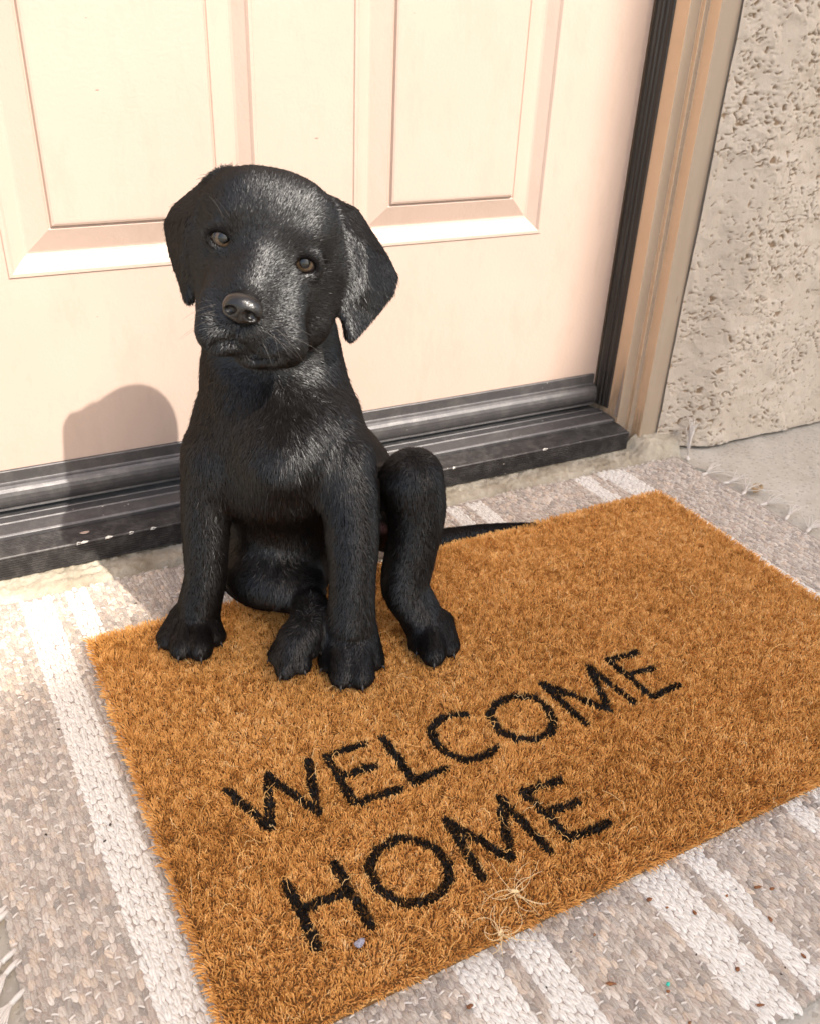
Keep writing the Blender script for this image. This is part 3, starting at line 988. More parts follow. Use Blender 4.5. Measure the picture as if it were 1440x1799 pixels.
# ------------------------------------------------------------------ puppy shape tables (metres)
DOG=[
('chest','e',0.02,(0.0712,-0.3256,0.2146),(0.076,0.06,0.07),((0.8957,-0.4448,0),(-0.4448,-0.8957,0),(0,0,1),)),
('chest','k',0.025,((0.0708,-0.331,0.2558,0.07),(0.0706,-0.3291,0.2626,0.0692),(0.0703,-0.3264,0.2723,0.0681),(0.07,-0.3236,0.2835,0.0666),(0.07,-0.3216,0.2948,0.0647),(0.0704,-0.3207,0.3072,0.0622),(0.071,-0.3205,0.3212,0.059),(0.0717,-0.3205,0.3339,0.0559),(0.0722,-0.3205,0.3427,0.0538),)),
('chest','k',0.016,((0.0323,-0.3274,0.2317,0.0403),(0.0199,-0.3258,0.2184,0.033),)),
('chest','k',0.016,((0.0935,-0.3668,0.2416,0.044),(0.1029,-0.3781,0.2276,0.0357),)),
('chest','k',0.024,((0.0712,-0.3758,0.2582,0.0376),(0.0673,-0.3794,0.2562,0.0367),(0.0615,-0.3848,0.2534,0.0355),(0.0558,-0.3895,0.2494,0.0339),(0.052,-0.3909,0.2435,0.0321),(0.051,-0.3871,0.234,0.0296),(0.0516,-0.3799,0.2219,0.0267),(0.0528,-0.3722,0.2102,0.024),(0.0535,-0.367,0.2022,0.0221),)),
('back','k',0.03,((0.0762,-0.3113,0.2131,0.075),(0.1503,-0.2364,0.105,0.085),)),
('belly','k',0.02,((0.079,-0.2959,0.1399,0.0552),(0.0822,-0.2975,0.0658,0.0526),)),
('leg','k',0.011,((0.0065,-0.3325,0.2242,0.0283),(0.0048,-0.3316,0.2155,0.0274),(0.0024,-0.3303,0.2029,0.0262),(-0.0002,-0.329,0.1888,0.0248),(-0.0023,-0.3281,0.1753,0.0237),(-0.0039,-0.3278,0.1625,0.0229),(-0.0051,-0.3277,0.1493,0.0222),(-0.0062,-0.3278,0.1365,0.0216),(-0.0072,-0.3279,0.1249,0.0211),(-0.008,-0.3281,0.1151,0.0206),(-0.0086,-0.3284,0.1064,0.0202),(-0.0094,-0.3286,0.0981,0.0199),(-0.0107,-0.3284,0.089,0.0198),(-0.0129,-0.3277,0.0779,0.02),(-0.0158,-0.3266,0.0658,0.0205),(-0.0186,-0.3255,0.0547,0.021),(-0.0205,-0.3247,0.047,0.0214),)),
('toe','k',0.004,((-0.0345,-0.3211,0.0422,0.0139),(-0.0538,-0.3319,0.0299,0.0114),)),
('toe','k',0.004,((-0.0289,-0.3238,0.0424,0.0139),(-0.0449,-0.3515,0.0315,0.013),)),
('toe','k',0.004,((-0.0215,-0.3275,0.0428,0.0139),(-0.029,-0.3603,0.0315,0.013),)),
('toe','k',0.004,((-0.0157,-0.3304,0.043,0.0139),(-0.0107,-0.346,0.0294,0.0109),)),
('leg','k',0.011,((0.1067,-0.3934,0.2342,0.03),(0.1077,-0.3959,0.2254,0.0292),(0.1092,-0.3995,0.2127,0.028),(0.1106,-0.4035,0.1988,0.0268),(0.1114,-0.4069,0.1865,0.0258),(0.1115,-0.4098,0.1764,0.0251),(0.111,-0.4125,0.1671,0.0245),(0.1103,-0.4149,0.1582,0.024),(0.1096,-0.4172,0.1491,0.0235),(0.1089,-0.4193,0.14,0.0228),(0.108,-0.4213,0.131,0.022),(0.1071,-0.423,0.1218,0.0214),(0.1063,-0.4245,0.1124,0.0211),(0.1056,-0.4257,0.1014,0.0213),(0.1049,-0.4266,0.0895,0.0217),(0.1044,-0.4273,0.0787,0.0223),(0.104,-0.4278,0.0712,0.0226),)),
('toe','k',0.004,((0.096,-0.4239,0.059,0.0156),(0.0817,-0.4297,0.0302,0.0117),)),
('toe','k',0.004,((0.1009,-0.4263,0.0592,0.0156),(0.0846,-0.4544,0.0322,0.0137),)),
('toe','k',0.004,((0.1077,-0.4296,0.0595,0.0156),(0.0993,-0.4617,0.0322,0.0137),)),
('toe','k',0.004,((0.1126,-0.4321,0.0597,0.0156),(0.1205,-0.4441,0.0297,0.0112),)),
('hind','k',0.026,((0.177,-0.3055,0.1055,0.0371),(0.1752,-0.4029,0.2,0.0227),)),
('hind','k',0.014,((0.1742,-0.4102,0.2088,0.0246),(0.1759,-0.4099,0.2019,0.0247),(0.1784,-0.4095,0.1921,0.025),(0.1808,-0.409,0.1804,0.0252),(0.1819,-0.4085,0.1682,0.0253),(0.1814,-0.4077,0.1546,0.0252),(0.1798,-0.4068,0.1394,0.025),(0.1778,-0.406,0.1245,0.0247),(0.1761,-0.4056,0.1117,0.0244),(0.1746,-0.4056,0.1019,0.0243),(0.173,-0.4058,0.0939,0.0241),(0.1719,-0.4066,0.0867,0.0239),(0.1719,-0.4079,0.0796,0.0236),(0.1735,-0.4103,0.0724,0.0231),(0.1762,-0.4133,0.0654,0.0225),(0.1794,-0.4166,0.0587,0.0219),(0.1822,-0.4198,0.0524,0.0215),(0.1847,-0.4228,0.046,0.0215),(0.1872,-0.426,0.0397,0.0218),(0.1894,-0.4288,0.0342,0.0221),(0.1909,-0.4308,0.0304,0.0223),)),
('toe','k',0.004,((0.1849,-0.4278,0.0405,0.0163),(0.1747,-0.4393,0.0301,0.0116),)),
('toe','k',0.004,((0.1909,-0.4308,0.0407,0.0163),(0.1786,-0.4605,0.0316,0.0131),)),
('toe','k',0.004,((0.1975,-0.434,0.041,0.0163),(0.1982,-0.4542,0.0306,0.0121),)),
('hind','k',0.016,((0.056,-0.2901,0.0644,0.045),(0.0553,-0.2981,0.0668,0.043),(0.0542,-0.3096,0.0704,0.0401),(0.0539,-0.3219,0.0738,0.0368),(0.0554,-0.3322,0.0754,0.0339),(0.0602,-0.3403,0.0744,0.0312),(0.0673,-0.3475,0.0718,0.0285),(0.0744,-0.3533,0.0687,0.0261),(0.0793,-0.3575,0.0667,0.0244),)),
('hind','k',0.014,((0.0764,-0.394,0.0698,0.0169),(0.0738,-0.3979,0.0689,0.0169),(0.07,-0.4035,0.0678,0.0169),(0.0657,-0.4093,0.0661,0.017),(0.0617,-0.4135,0.0637,0.0171),(0.0577,-0.4157,0.0598,0.0172),(0.0535,-0.4167,0.0548,0.0174),(0.0497,-0.4171,0.05,0.0175),(0.0471,-0.4174,0.0467,0.0176),)),
('toe','k',0.004,((0.0509,-0.4171,0.0579,0.0143),(0.0329,-0.4182,0.045,0.0099),)),
('toe','k',0.004,((0.0509,-0.4171,0.0579,0.0143),(0.0355,-0.4312,0.0387,0.0109),)),
('toe','k',0.004,((0.0509,-0.4171,0.0579,0.0143),(0.0504,-0.4331,0.04,0.0098),)),
('toe','k',0.004,((0.0509,-0.4171,0.0579,0.0143),(0.0624,-0.4249,0.0473,0.0088),)),
('tail','k',0.01,((0.1726,-0.2252,0.06,0.02),(0.1847,-0.2328,0.0533,0.0185),(0.2019,-0.2438,0.0434,0.0164),(0.2214,-0.2548,0.0334,0.0142),(0.24,-0.262,0.026,0.0125),(0.2575,-0.2637,0.0223,0.0114),(0.2755,-0.2621,0.0206,0.0107),(0.2931,-0.2594,0.0198,0.0101),(0.31,-0.258,0.019,0.0095),(0.3258,-0.2583,0.0179,0.0089),(0.3409,-0.2591,0.0172,0.0083),(0.3556,-0.2604,0.0166,0.0076),(0.37,-0.262,0.016,0.007),(0.3854,-0.2643,0.0154,0.0062),(0.4012,-0.2672,0.0148,0.0053),(0.4152,-0.2701,0.0143,0.0046),(0.425,-0.272,0.014,0.004),)),
('head','e',0.015,(0.0656,-0.3462,0.4251),(0.06,0.066,0.0485),((0.8423,-0.4731,-0.2584),(-0.4748,-0.878,0.0599),(0.2552,-0.0722,0.9642),)),
('head','k',0.012,((0.0445,-0.3579,0.4452,0.0324),(0.0747,-0.368,0.4367,0.0328),)),
('head','k',0.018,((0.0215,-0.3558,0.407,0.0228),(0.0119,-0.3716,0.3755,0.0192),)),
('head','k',0.018,((0.0889,-0.3749,0.3947,0.0281),(0.0739,-0.3866,0.3638,0.0253),)),
('head','k',0.011,((0.0242,-0.3775,0.4439,0.0122),(0.0323,-0.381,0.4407,0.0096),)),
('head','k',0.011,((0.0739,-0.3967,0.4293,0.0137),(0.0648,-0.3949,0.4331,0.0097),)),
('muzzle','k',0.014,((0.0443,-0.3844,0.418,0.0187),(0.0418,-0.3885,0.4169,0.0187),(0.0382,-0.3945,0.4153,0.0188),(0.0342,-0.4012,0.4133,0.0188),(0.0304,-0.4076,0.4113,0.0186),(0.0265,-0.414,0.4088,0.0181),(0.0224,-0.4209,0.4059,0.0173),(0.0186,-0.4271,0.4032,0.0165),(0.0161,-0.4314,0.4014,0.016),)),
('muzzle','k',0.014,((0.0201,-0.387,0.4021,0.0195),(0.0171,-0.3917,0.3996,0.0196),(0.0129,-0.3985,0.3961,0.0197),(0.0084,-0.4056,0.3922,0.0198),(0.0047,-0.4114,0.3886,0.0199),(0.0023,-0.4155,0.3851,0.0199),(0.0003,-0.4188,0.3816,0.0198),(-0.0011,-0.4213,0.3785,0.0197),(-0.0022,-0.4232,0.3763,0.0197),)),
('muzzle','k',0.02,((0.0552,-0.3963,0.3946,0.0225),(0.0527,-0.4005,0.3925,0.0224),(0.0491,-0.4067,0.3894,0.0223),(0.0453,-0.4133,0.3859,0.0222),(0.0422,-0.419,0.3824,0.022),(0.0398,-0.4235,0.3785,0.0216),(0.0379,-0.4277,0.3742,0.0212),(0.0363,-0.4311,0.3703,0.0208),(0.0352,-0.4335,0.3676,0.0205),)),
('muzzle','k',0.012,((0.012,-0.4362,0.386,0.0161),)),
('muzzle','k',0.012,((0.0477,-0.4272,0.3578,0.0151),)),
('jaw','k',0.008,((0.0511,-0.3679,0.348,0.0277),(0.0476,-0.3746,0.349,0.0261),(0.0425,-0.3844,0.3503,0.0239),(0.037,-0.3948,0.3518,0.0214),(0.0321,-0.4037,0.353,0.0191),(0.0279,-0.4108,0.3539,0.0168),(0.0238,-0.4173,0.3547,0.0145),(0.0203,-0.4227,0.3554,0.0124),(0.0179,-0.4265,0.3558,0.011),)),
('ear','t',0.01,0.0048,((0.031,-0.3305,0.4665,0.0124,-0.3191,0.453,0.0166,-0.3448,0.4514),(0.0124,-0.3191,0.453,0.0018,-0.337,0.4376,0.0166,-0.3448,0.4514),(0.0124,-0.3191,0.453,-0.0011,-0.3074,0.4389,0.0018,-0.337,0.4376),(-0.0011,-0.3074,0.4389,-0.0078,-0.3038,0.4276,0.0018,-0.337,0.4376),(-0.0078,-0.3038,0.4276,-0.0082,-0.3131,0.4077,0.0018,-0.337,0.4376),(-0.0082,-0.3131,0.4077,-0.0037,-0.3361,0.4086,0.0018,-0.337,0.4376),(0.0018,-0.337,0.4376,-0.0037,-0.3361,0.4086,0.0056,-0.3441,0.4234),(0.0166,-0.3448,0.4514,0.0018,-0.337,0.4376,0.0056,-0.3441,0.4234),(-0.0037,-0.3361,0.4086,-0.0004,-0.3446,0.3968,0.0056,-0.3441,0.4234),(-0.0082,-0.3131,0.4077,-0.0055,-0.3311,0.3841,-0.0037,-0.3361,0.4086),(-0.0055,-0.3311,0.3841,-0.0004,-0.3446,0.3968,-0.0037,-0.3361,0.4086),(-0.0055,-0.3311,0.3841,-0.0053,-0.3401,0.3743,-0.0004,-0.3446,0.3968),)),
('ear','t',0.01,0.0048,((0.1125,-0.3667,0.4483,0.1292,-0.3653,0.4416,0.1141,-0.3798,0.4331),(0.1292,-0.3653,0.4416,0.1261,-0.3871,0.4204,0.1141,-0.3798,0.4331),(0.1141,-0.3798,0.4331,0.1261,-0.3871,0.4204,0.1137,-0.3832,0.4111),(0.1292,-0.3653,0.4416,0.1434,-0.3666,0.4211,0.1261,-0.3871,0.4204),(0.1434,-0.3666,0.4211,0.158,-0.366,0.4006,0.1261,-0.3871,0.4204),(0.158,-0.366,0.4006,0.1286,-0.3918,0.3886,0.1261,-0.3871,0.4204),(0.1137,-0.3832,0.4111,0.1261,-0.3871,0.4204,0.1286,-0.3918,0.3886),(0.1137,-0.3832,0.4111,0.1286,-0.3918,0.3886,0.1101,-0.3932,0.3764),(0.158,-0.366,0.4006,0.1673,-0.3646,0.3841,0.1286,-0.3918,0.3886),(0.1673,-0.3646,0.3841,0.1609,-0.3707,0.3734,0.1286,-0.3918,0.3886),(0.1609,-0.3707,0.3734,0.1367,-0.3866,0.3607,0.1286,-0.3918,0.3886),(0.1367,-0.3866,0.3607,0.1101,-0.3932,0.3764,0.1286,-0.3918,0.3886),(0.1367,-0.3866,0.3607,0.1128,-0.3994,0.3477,0.1101,-0.3932,0.3764),))]
HEAD_AXES=((0.8423,-0.4731,-0.2584),(-0.4748,-0.878,0.0599),(0.2552,-0.0722,0.9642),)
HEAD_C=(0.0636,-0.3519,0.4256)
GROOVES=[((-0.0414,-0.333,0.0487),(-0.0577,-0.35,0.0283),),((-0.0317,-0.3423,0.0501),(-0.0416,-0.3678,0.0289),),((-0.0193,-0.3423,0.0486),(-0.0194,-0.3647,0.0281),),((0.09,-0.4344,0.0571),(0.0741,-0.4499,0.0287),),((0.0975,-0.4445,0.0588),(0.0868,-0.4706,0.0294),),((0.11,-0.443,0.057),(0.1118,-0.4642,0.0285),),((0.1817,-0.4406,0.0482),(0.1702,-0.4602,0.0284),),((0.191,-0.4461,0.0487),(0.1862,-0.4695,0.0286),)]
EYES=[(0.0166,-0.3764,0.4321),(0.0734,-0.4009,0.4145)]
NOSE_C=(0.0065,-0.4522,0.4011)
NOSE_R=0.0147
CLAWS=[(-0.0538,-0.3319,0.0299,-0.8719,-0.4897,0,0.0114),(-0.0449,-0.3515,0.0315,-0.4995,-0.8663,0,0.013),(-0.029,-0.3603,0.0315,-0.2233,-0.9748,0,0.013),(-0.0107,-0.346,0.0294,0.3026,-0.9531,0,0.0109),(0.0817,-0.4297,0.0302,-0.9264,-0.3765,0,0.0117),(0.0846,-0.4544,0.0322,-0.5025,-0.8646,0,0.0137),(0.0993,-0.4617,0.0322,-0.2524,-0.9676,0,0.0137),(0.1205,-0.4441,0.0297,0.5498,-0.8353,0,0.0112),(0.1747,-0.4393,0.0301,-0.6636,-0.7481,0,0.0116),(0.1786,-0.4605,0.0316,-0.3845,-0.9231,0,0.0131),(0.1982,-0.4542,0.0306,0.0372,-0.9993,0,0.0121),(0.0329,-0.4182,0.045,-0.9981,-0.0614,0,0.0099),(0.0355,-0.4312,0.0387,-0.7382,-0.6746,0,0.0109),(0.0504,-0.4331,0.04,-0.0349,-0.9994,0,0.0098),(0.0624,-0.4249,0.0473,0.8277,-0.5611,0,0.0088)]
PINK=(0.1703,-0.3692,0.1426)
MOUTH_PTS=[(-0.0172,-0.4307,0.3665),(-0.0136,-0.4368,0.3673),(-0.0096,-0.4404,0.3720),(-0.0013,-0.4449,0.3747),(0.0065,-0.4466,0.3704),(0.0166,-0.4407,0.3589),(0.0246,-0.4474,0.3570),(0.0338,-0.4537,0.3599)]
PHILTRUM=[(0.0037,-0.4496,0.3896),(0.0002,-0.4454,0.3747)]
TUFT=(0.0321,-0.3302,0.4690)
PADS=[((0.0389,-0.4251,0.0412),(0.0105,0.0040,0.0075)),((0.0560,-0.4280,0.0476),(0.0105,0.0050,0.0075))]
HUSKS=[(0.1421,-0.8048,0.0060,0.0020,-0.50),(0.2347,-0.7864,0.0034,0.0022,1.50),(0.2320,-0.8348,0.0034,0.0024,0.20),(0.2962,-0.7901,0.0053,0.0020,-0.30),(0.3056,-0.7960,0.0034,0.0020,-0.10),(0.2274,-0.8616,0.0053,0.0015,-0.40),(0.1738,-0.8501,0.0024,0.0015,0.10),(0.2838,-0.8478,0.0039,0.0017,1.70),(0.2838,-0.8152,0.0039,0.0020,1.50),(0.2107,-0.7625,0.0039,0.0024,-0.20),(0.2183,-0.7740,0.0019,0.0013,-0.40),(0.0430,-0.7767,0.0039,0.0024,0.00),(0.1751,-0.8265,0.0022,0.0017,-0.10),(0.2682,-0.7857,0.0019,0.0015,0.20),(0.1540,-0.7687,0.0019,0.0015,-0.40)]
CRUMBS=[(-0.0672,-0.2292,.0022),(-0.1489,-0.5215,.0022),(-0.1711,-0.3934,.0022),(-0.1559,-0.5360,.0022),(-0.1969,-0.5108,.0022),(0.1300,-0.7727,.0014),(0.0984,-0.7876,.0014),(0.2791,-0.7843,.0014),(0.2644,-0.8488,.0014),(0.2580,-0.8513,.0014),(0.2123,-0.8135,.0014)]
TURQ=(0.1785,-0.8222)
LINT=(-0.0102,-0.7115)
LEAF=(0.7850,-0.2993)
CHIP=(0.7481,-0.2212)
KNOT1=(0.1112,-0.7223)
KNOT2=(0.0836,-0.7471)
# ------------------------------------------------------------------ surface extraction for the puppy
class Field:
    def __init__(self, lo, hi, vox):
        self.lo = np.array(lo, np.float64)
        self.vox = vox
        self.n = np.ceil((np.array(hi) - self.lo) / vox).astype(int) + 1
        self.F = np.full(self.n, 0.06, np.float32)

    def window(self, a, b):
        i0 = np.clip(np.floor((a - self.lo) / self.vox).astype(int), 0, self.n - 1)
        i1 = np.clip(np.ceil((b - self.lo) / self.vox).astype(int) + 1, 1, self.n)
        sl = tuple(slice(p, q) for p, q in zip(i0, i1))
        ax = [(self.lo[k] + self.vox * np.arange(i0[k], i1[k])).astype(np.float32) for k in range(3)]
        return sl, ax[0][:, None, None], ax[1][None, :, None], ax[2][None, None, :]

    def add(self, a, b, fn, k, sub=False):
        m = k + 4 * self.vox + 0.006
        sl, X, Y, Z = self.window(a - m, b + m)
        d = fn(X, Y, Z).astype(np.float32)
        G = self.F[sl]
        if sub:
            d = -d
            h = np.clip(0.5 - 0.5 * (G - d) / k, 0, 1)
            self.F[sl] = G * (1 - h) + d * h + k * h * (1 - h)
        else:
            h = np.clip(0.5 + 0.5 * (d - G) / k, 0, 1)
            self.F[sl] = d * (1 - h) + G * h - k * h * (1 - h)

    def cone(self, A, r1, B, r2, k, sub=False):
        A = np.array(A); B = np.array(B); r = max(r1, r2)
        ba = B - A
        bb = max(float(ba @ ba), 1e-12)

        def fn(X, Y, Z):
            px, py, pz = X - A[0], Y - A[1], Z - A[2]
            h = np.clip((px * ba[0] + py * ba[1] + pz * ba[2]) / bb, 0, 1)
            return np.sqrt((px - ba[0] * h) ** 2 + (py - ba[1] * h) ** 2 + (pz - ba[2] * h) ** 2) - (r1 + (r2 - r1) * h)
        self.add(np.minimum(A, B) - r, np.maximum(A, B) + r, fn, k, sub)

    def ellipsoid(self, C, s, ax, k, sub=False):
        C = np.array(C); s = np.array(s); ax = np.array(ax)
        r = s.max()

        def fn(X, Y, Z):
            p = (X - C[0], Y - C[1], Z - C[2])
            q = [ax[i][0] * p[0] + ax[i][1] * p[1] + ax[i][2] * p[2] for i in range(3)]
            k0 = np.sqrt(sum((q[i] / s[i]) ** 2 for i in range(3)))
            k1 = np.sqrt(sum((q[i] / s[i] ** 2) ** 2 for i in range(3))) + 1e-9
            return k0 * (k0 - 1) / k1
        self.add(C - r, C + r, fn, k, sub)

    def chain(self, C, k):
        """one limb: a run of tapered capsules"""
        r = C[:, 3].max()

        def fn(X, Y, Z):
            out = None
            segs = list(zip(C, C[1:])) or [(C[0], C[0])]
            for a, b in segs:
                ba = b[:3] - a[:3]
                bb = max(float(ba @ ba), 1e-12)
                px, py, pz = X - a[0], Y - a[1], Z - a[2]
                h = np.clip((px * ba[0] + py * ba[1] + pz * ba[2]) / bb, 0, 1)
                d = np.sqrt((px - ba[0] * h) ** 2 + (py - ba[1] * h) ** 2 + (pz - ba[2] * h) ** 2) - (a[3] + (b[3] - a[3]) * h)
                out = d if out is None else np.minimum(out, d)
            return out
        self.add(C[:, :3].min(0) - r, C[:, :3].max(0) + r, fn, k)

    def tris(self, T, r, k):
        def fn(X, Y, Z):
            Q = np.stack(np.broadcast_arrays(X, Y, Z), -1).reshape(-1, 3)
            d = tri_dist(Q, *T[0])
            for t in T[1:]:
                d = np.minimum(d, tri_dist(Q, *t))
            return (d - r).reshape(np.broadcast(X, Y, Z).shape)
        P = T.reshape(-1, 3)
        self.add(P.min(0) - r, P.max(0) + r, fn, k)

    def mesh(self):
        """naive surface nets"""
        F = self.F
        S = F < 0
        nx, ny, nz = F.shape
        cs = [S[i:nx - 1 + i, j:ny - 1 + j, k:nz - 1 + k] for i in (0, 1) for j in (0, 1) for k in (0, 1)]
        c = sum(x.astype(np.int8) for x in cs)
        act = (c > 0) & (c < 8)
        idx = np.argwhere(act)
        vid = np.full(act.shape, -1, np.int64)
        vid[tuple(idx.T)] = np.arange(len(idx))
        acc = np.zeros((len(idx), 3)); cnt = np.zeros(len(idx))
        corners = [(i, j, k) for i in (0, 1) for j in (0, 1) for k in (0, 1)]
        for a in range(8):
            for b in range(a + 1, 8):
                ca_, cb_ = np.array(corners[a]), np.array(corners[b])
                if np.abs(ca_ - cb_).sum() != 1:
                    continue
                fa = F[tuple((idx + ca_).T)]; fb = F[tuple((idx + cb_).T)]
                m = (fa < 0) != (fb < 0)
                t = fa[m] / (fa[m] - fb[m])
                acc[m] += ca_ + (cb_ - ca_) * t[:, None]
                cnt[m] += 1
        V = (idx + acc / cnt[:, None]) * self.vox + self.lo
        Q = []
        for ax in range(3):
            d = [0, 0, 0]; d[ax] = 1
            a = S[tuple(slice(0, n - dd) for n, dd in zip(S.shape, d))]
            b = S[tuple(slice(dd, None) for dd in d)]
            e = np.argwhere(a != b)
            o1, o2 = [k for k in range(3) if k != ax]
            ok = (e[:, o1] > 0) & (e[:, o2] > 0) & (e[:, o1] < S.shape[o1] - 1) & (e[:, o2] < S.shape[o2] - 1)
            e = e[ok]
            sgn = a[tuple(e.T)]
            u = np.zeros(3, int); u[o1] = 1
            w = np.zeros(3, int); w[o2] = 1
            q = np.stack([vid[tuple((e - u - w).T)], vid[tuple((e - w).T)], vid[tuple(e.T)], vid[tuple((e - u).T)]], 1)
            flip = sgn if ax != 1 else ~sgn
            q[~flip] = q[~flip][:, ::-1]
            Q.append(q)
        return V, np.concatenate(Q)

    def grad(self, V):
        i = np.clip(((V - self.lo) / self.vox).round().astype(int), 2, self.n - 3)
        g = np.zeros((len(V), 3))
        for k in range(3):
            d = np.zeros(3, int); d[k] = 2
            g[:, k] = self.F[tuple((i + d).T)] - self.F[tuple((i - d).T)]
        return g / (np.linalg.norm(g, axis=1)[:, None] + 1e-9)


def tri_dist(Q, A, B, C):
    ba, cb, ac = B - A, C - B, A - C
    n = np.cross(ba, ac)
    pa, pb, pc = Q - A, Q - B, Q - C
    ins = (np.sign(pa @ np.cross(ba, n)) + np.sign(pb @ np.cross(cb, n)) + np.sign(pc @ np.cross(ac, n))) < 2.0

    def seg(e, p):
        return ((e * np.clip(p @ e / (e @ e), 0, 1)[:, None] - p) ** 2).sum(1)
    de = np.minimum(np.minimum(seg(ba, pa), seg(cb, pb)), seg(ac, pc))
    dp = (pa @ n) ** 2 / (n @ n)
    return np.sqrt(np.where(ins, de, dp))


# ------------------------------------------------------------------ puppy
HA = np.array(HEAD_AXES)                    # rows: image right, forward, up
XR, FH, UPH = HA
HC = np.array(HEAD_C)
EYE_R = 0.0124
D = Field((-0.085, -0.52, 0.006), (0.45, -0.12, 0.50), 0.0021)
for pr in DOG:
    nm, ty, k = pr[:3]
    if ty == 'k':
        D.chain(np.array(pr[3]), k)
    elif ty == 'e':
        D.ellipsoid(pr[3], pr[4], pr[5], k)
    elif ty == 't':
        D.tris(np.array(pr[4]).reshape(-1, 3, 3), pr[3], k)
NOSE = np.array(NOSE_C)
# furrows between the toes
for a, b in GROOVES:
    D.cone(np.array(a), 0.0008, np.array(b), 0.0013, 0.0040, sub=True)
# mouth crease and the hollow between the lips
MOUTH = [np.array(p_) for p_ in MOUTH_PTS]
for a, b in zip(MOUTH, MOUTH[1:]):
    D.cone(a, 0.0030, b, 0.0030, 0.0035, sub=True)
D.cone(np.array(PHILTRUM[0]), 0.0010, np.array(PHILTRUM[1]), 0.0014, 0.0025, sub=True)
# eye sockets and lids
EYES = [np.array(e) for e in EYES]
EYE_AX = []
for s, E_ in zip((-1, 1), EYES):
    cdir = np.array(CAM_POS) - E_
    fe = FH * 0.6 + 0.4 * cdir / np.linalg.norm(cdir) + XR * 0.12 * s
    fe /= np.linalg.norm(fe)
    re = XR - fe * (XR @ fe); re /= np.linalg.norm(re)
    ue = np.cross(re, fe); ue = ue if ue @ UPH > 0 else -ue
    D.cone(E_, EYE_R, E_ + fe * 0.003, EYE_R * 0.9, 0.003, sub=True)
    prev = None
    for t in np.linspace(0, 2 * math.pi, 21):
        a, b = 0.0102 * math.cos(t), (0.0074 if math.sin(t) > 0 else 0.0082) * math.sin(t)
        q_ = E_ + re * a + ue * b + fe * (math.sqrt(max(EYE_R ** 2 - a * a - b * b, 1e-6)) + 0.0004)
        if prev is not None:
            up_ = math.sin(t) > 0
            D.cone(prev, 0.0019 if up_ else 0.0015, q_, 0.0019 if up_ else 0.0015, 0.0055)
        prev = q_
    D.ellipsoid(E_ + fe * EYE_R * 0.95 - ue * 0.0016, (0.0088, 0.0078, 0.0058), np.array([re, fe, ue]), 0.0014, sub=True)
    EYE_AX.append((E_, re, ue, fe))
BV, BQ = D.mesh()
# soften the ear flaps, which are built from flat facets
ew = np.full(len(BV), 1.0)
nb_ = np.where(np.linalg.norm(BV - HC, axis=1) < 0.16)[0]
for p_ in DOG:
    if p_[0] == 'ear':
        for t3 in np.array(p_[4]).reshape(-1, 3, 3):
            ew[nb_] = np.minimum(ew[nb_], tri_dist(BV[nb_], *t3) - p_[3])
ew = sstep(0.008, 0.002, ew)[:, None]
for E_ in EYES:
    ew = np.maximum(ew, 0.45 * sstep(0.020, 0.014, np.linalg.norm(BV - E_ - FH * 0.008, axis=1))[:, None])
eg = np.concatenate([BQ[:, [0, 1]], BQ[:, [1, 2]], BQ[:, [2, 3]], BQ[:, [3, 0]]])
for it in range(7):
    acc = np.zeros_like(BV); cn = np.zeros(len(BV))
    for k in range(3):
        acc[:, k] = np.bincount(eg[:, 0], BV[eg[:, 1], k], len(BV)) + np.bincount(eg[:, 1], BV[eg[:, 0], k], len(BV))
    cn = np.bincount(eg.ravel(), minlength=len(BV))
    BV = BV + ew * 0.55 * (acc / cn[:, None] - BV)
BN = D.grad(BV)
puppy = empty('puppy', (0.06, -0.38, 0.02))
tag(puppy, 'black short haired puppy sitting on the doormat with its head tilted', 'puppy')

M_SKIN = NT('puppy_skin').set(Roughness=0.6, Specular__IOR__Level=0.08)
ap = M_SKIN.n('Attribute', _attribute_name='pink')
nn = M_SKIN.noise(M_SKIN.coords((500, 500, 120)), 1.0, 3)
M_SKIN.col(M_SKIN.mix(ap.outputs['Fac'], (0.006, 0.005, 0.005), M_SKIN.ramp(nn, [(0.35, (0.15, 0.075, 0.08)), (0.65, (0.30, 0.18, 0.19))])))
M_SKIN = M_SKIN.m
body = nmesh('body', BV, BQ, M_SKIN, puppy)
PK = np.array(PINK)
pd_ = (BV - PK) * [1, 1, 0.45]
pink = sstep(0.020, 0.008, np.linalg.norm(pd_, axis=1))
attr(body.data, 'pink', pink)

# nose leather
Nf = Field(NOSE - 0.03, NOSE + 0.03, 0.0007)
NR = NOSE_R


def nl(a, b, c):
    return NOSE + XR * a * NR + FH * b * NR + UPH * c * NR


Nf.ellipsoid(nl(0, 0.0, 0.18), (NR * 0.86, NR * 0.62, NR * 0.52), HA, 0.003)
Nf.ellipsoid(nl(0, 0.05, -0.28), (NR * 0.62, NR * 0.50, NR * 0.50), HA, 0.006)
for s in (-1, 1):
    Nf.ellipsoid(nl(0.52 * s, 0.05, -0.12), (NR * 0.46, NR * 0.50, NR * 0.50), HA, 0.004)
for s in (-1, 1):
    Nf.cone(nl(0.36 * s, 0.62, -0.10), NR * 0.20, nl(0.52 * s, 0.45, -0.16), NR * 0.23, 0.0016, sub=True)
    Nf.cone(nl(0.52 * s, 0.50, -0.18), NR * 0.15, nl(0.98 * s, 0.30, -0.36), NR * 0.08, 0.0016, sub=True)
Nf.cone(nl(0, 0.62, -0.20), NR * 0.05, nl(0, 0.5, -0.95), NR * 0.07, 0.0016, sub=True)
nv_, nq_ = Nf.mesh()
M_NOSE = NT('nose_leather').set(Roughness=0.30, Specular__IOR__Level=0.5)
M_NOSE.b.inputs['Base Color'].default_value = (0.007, 0.006, 0.0055, 1)
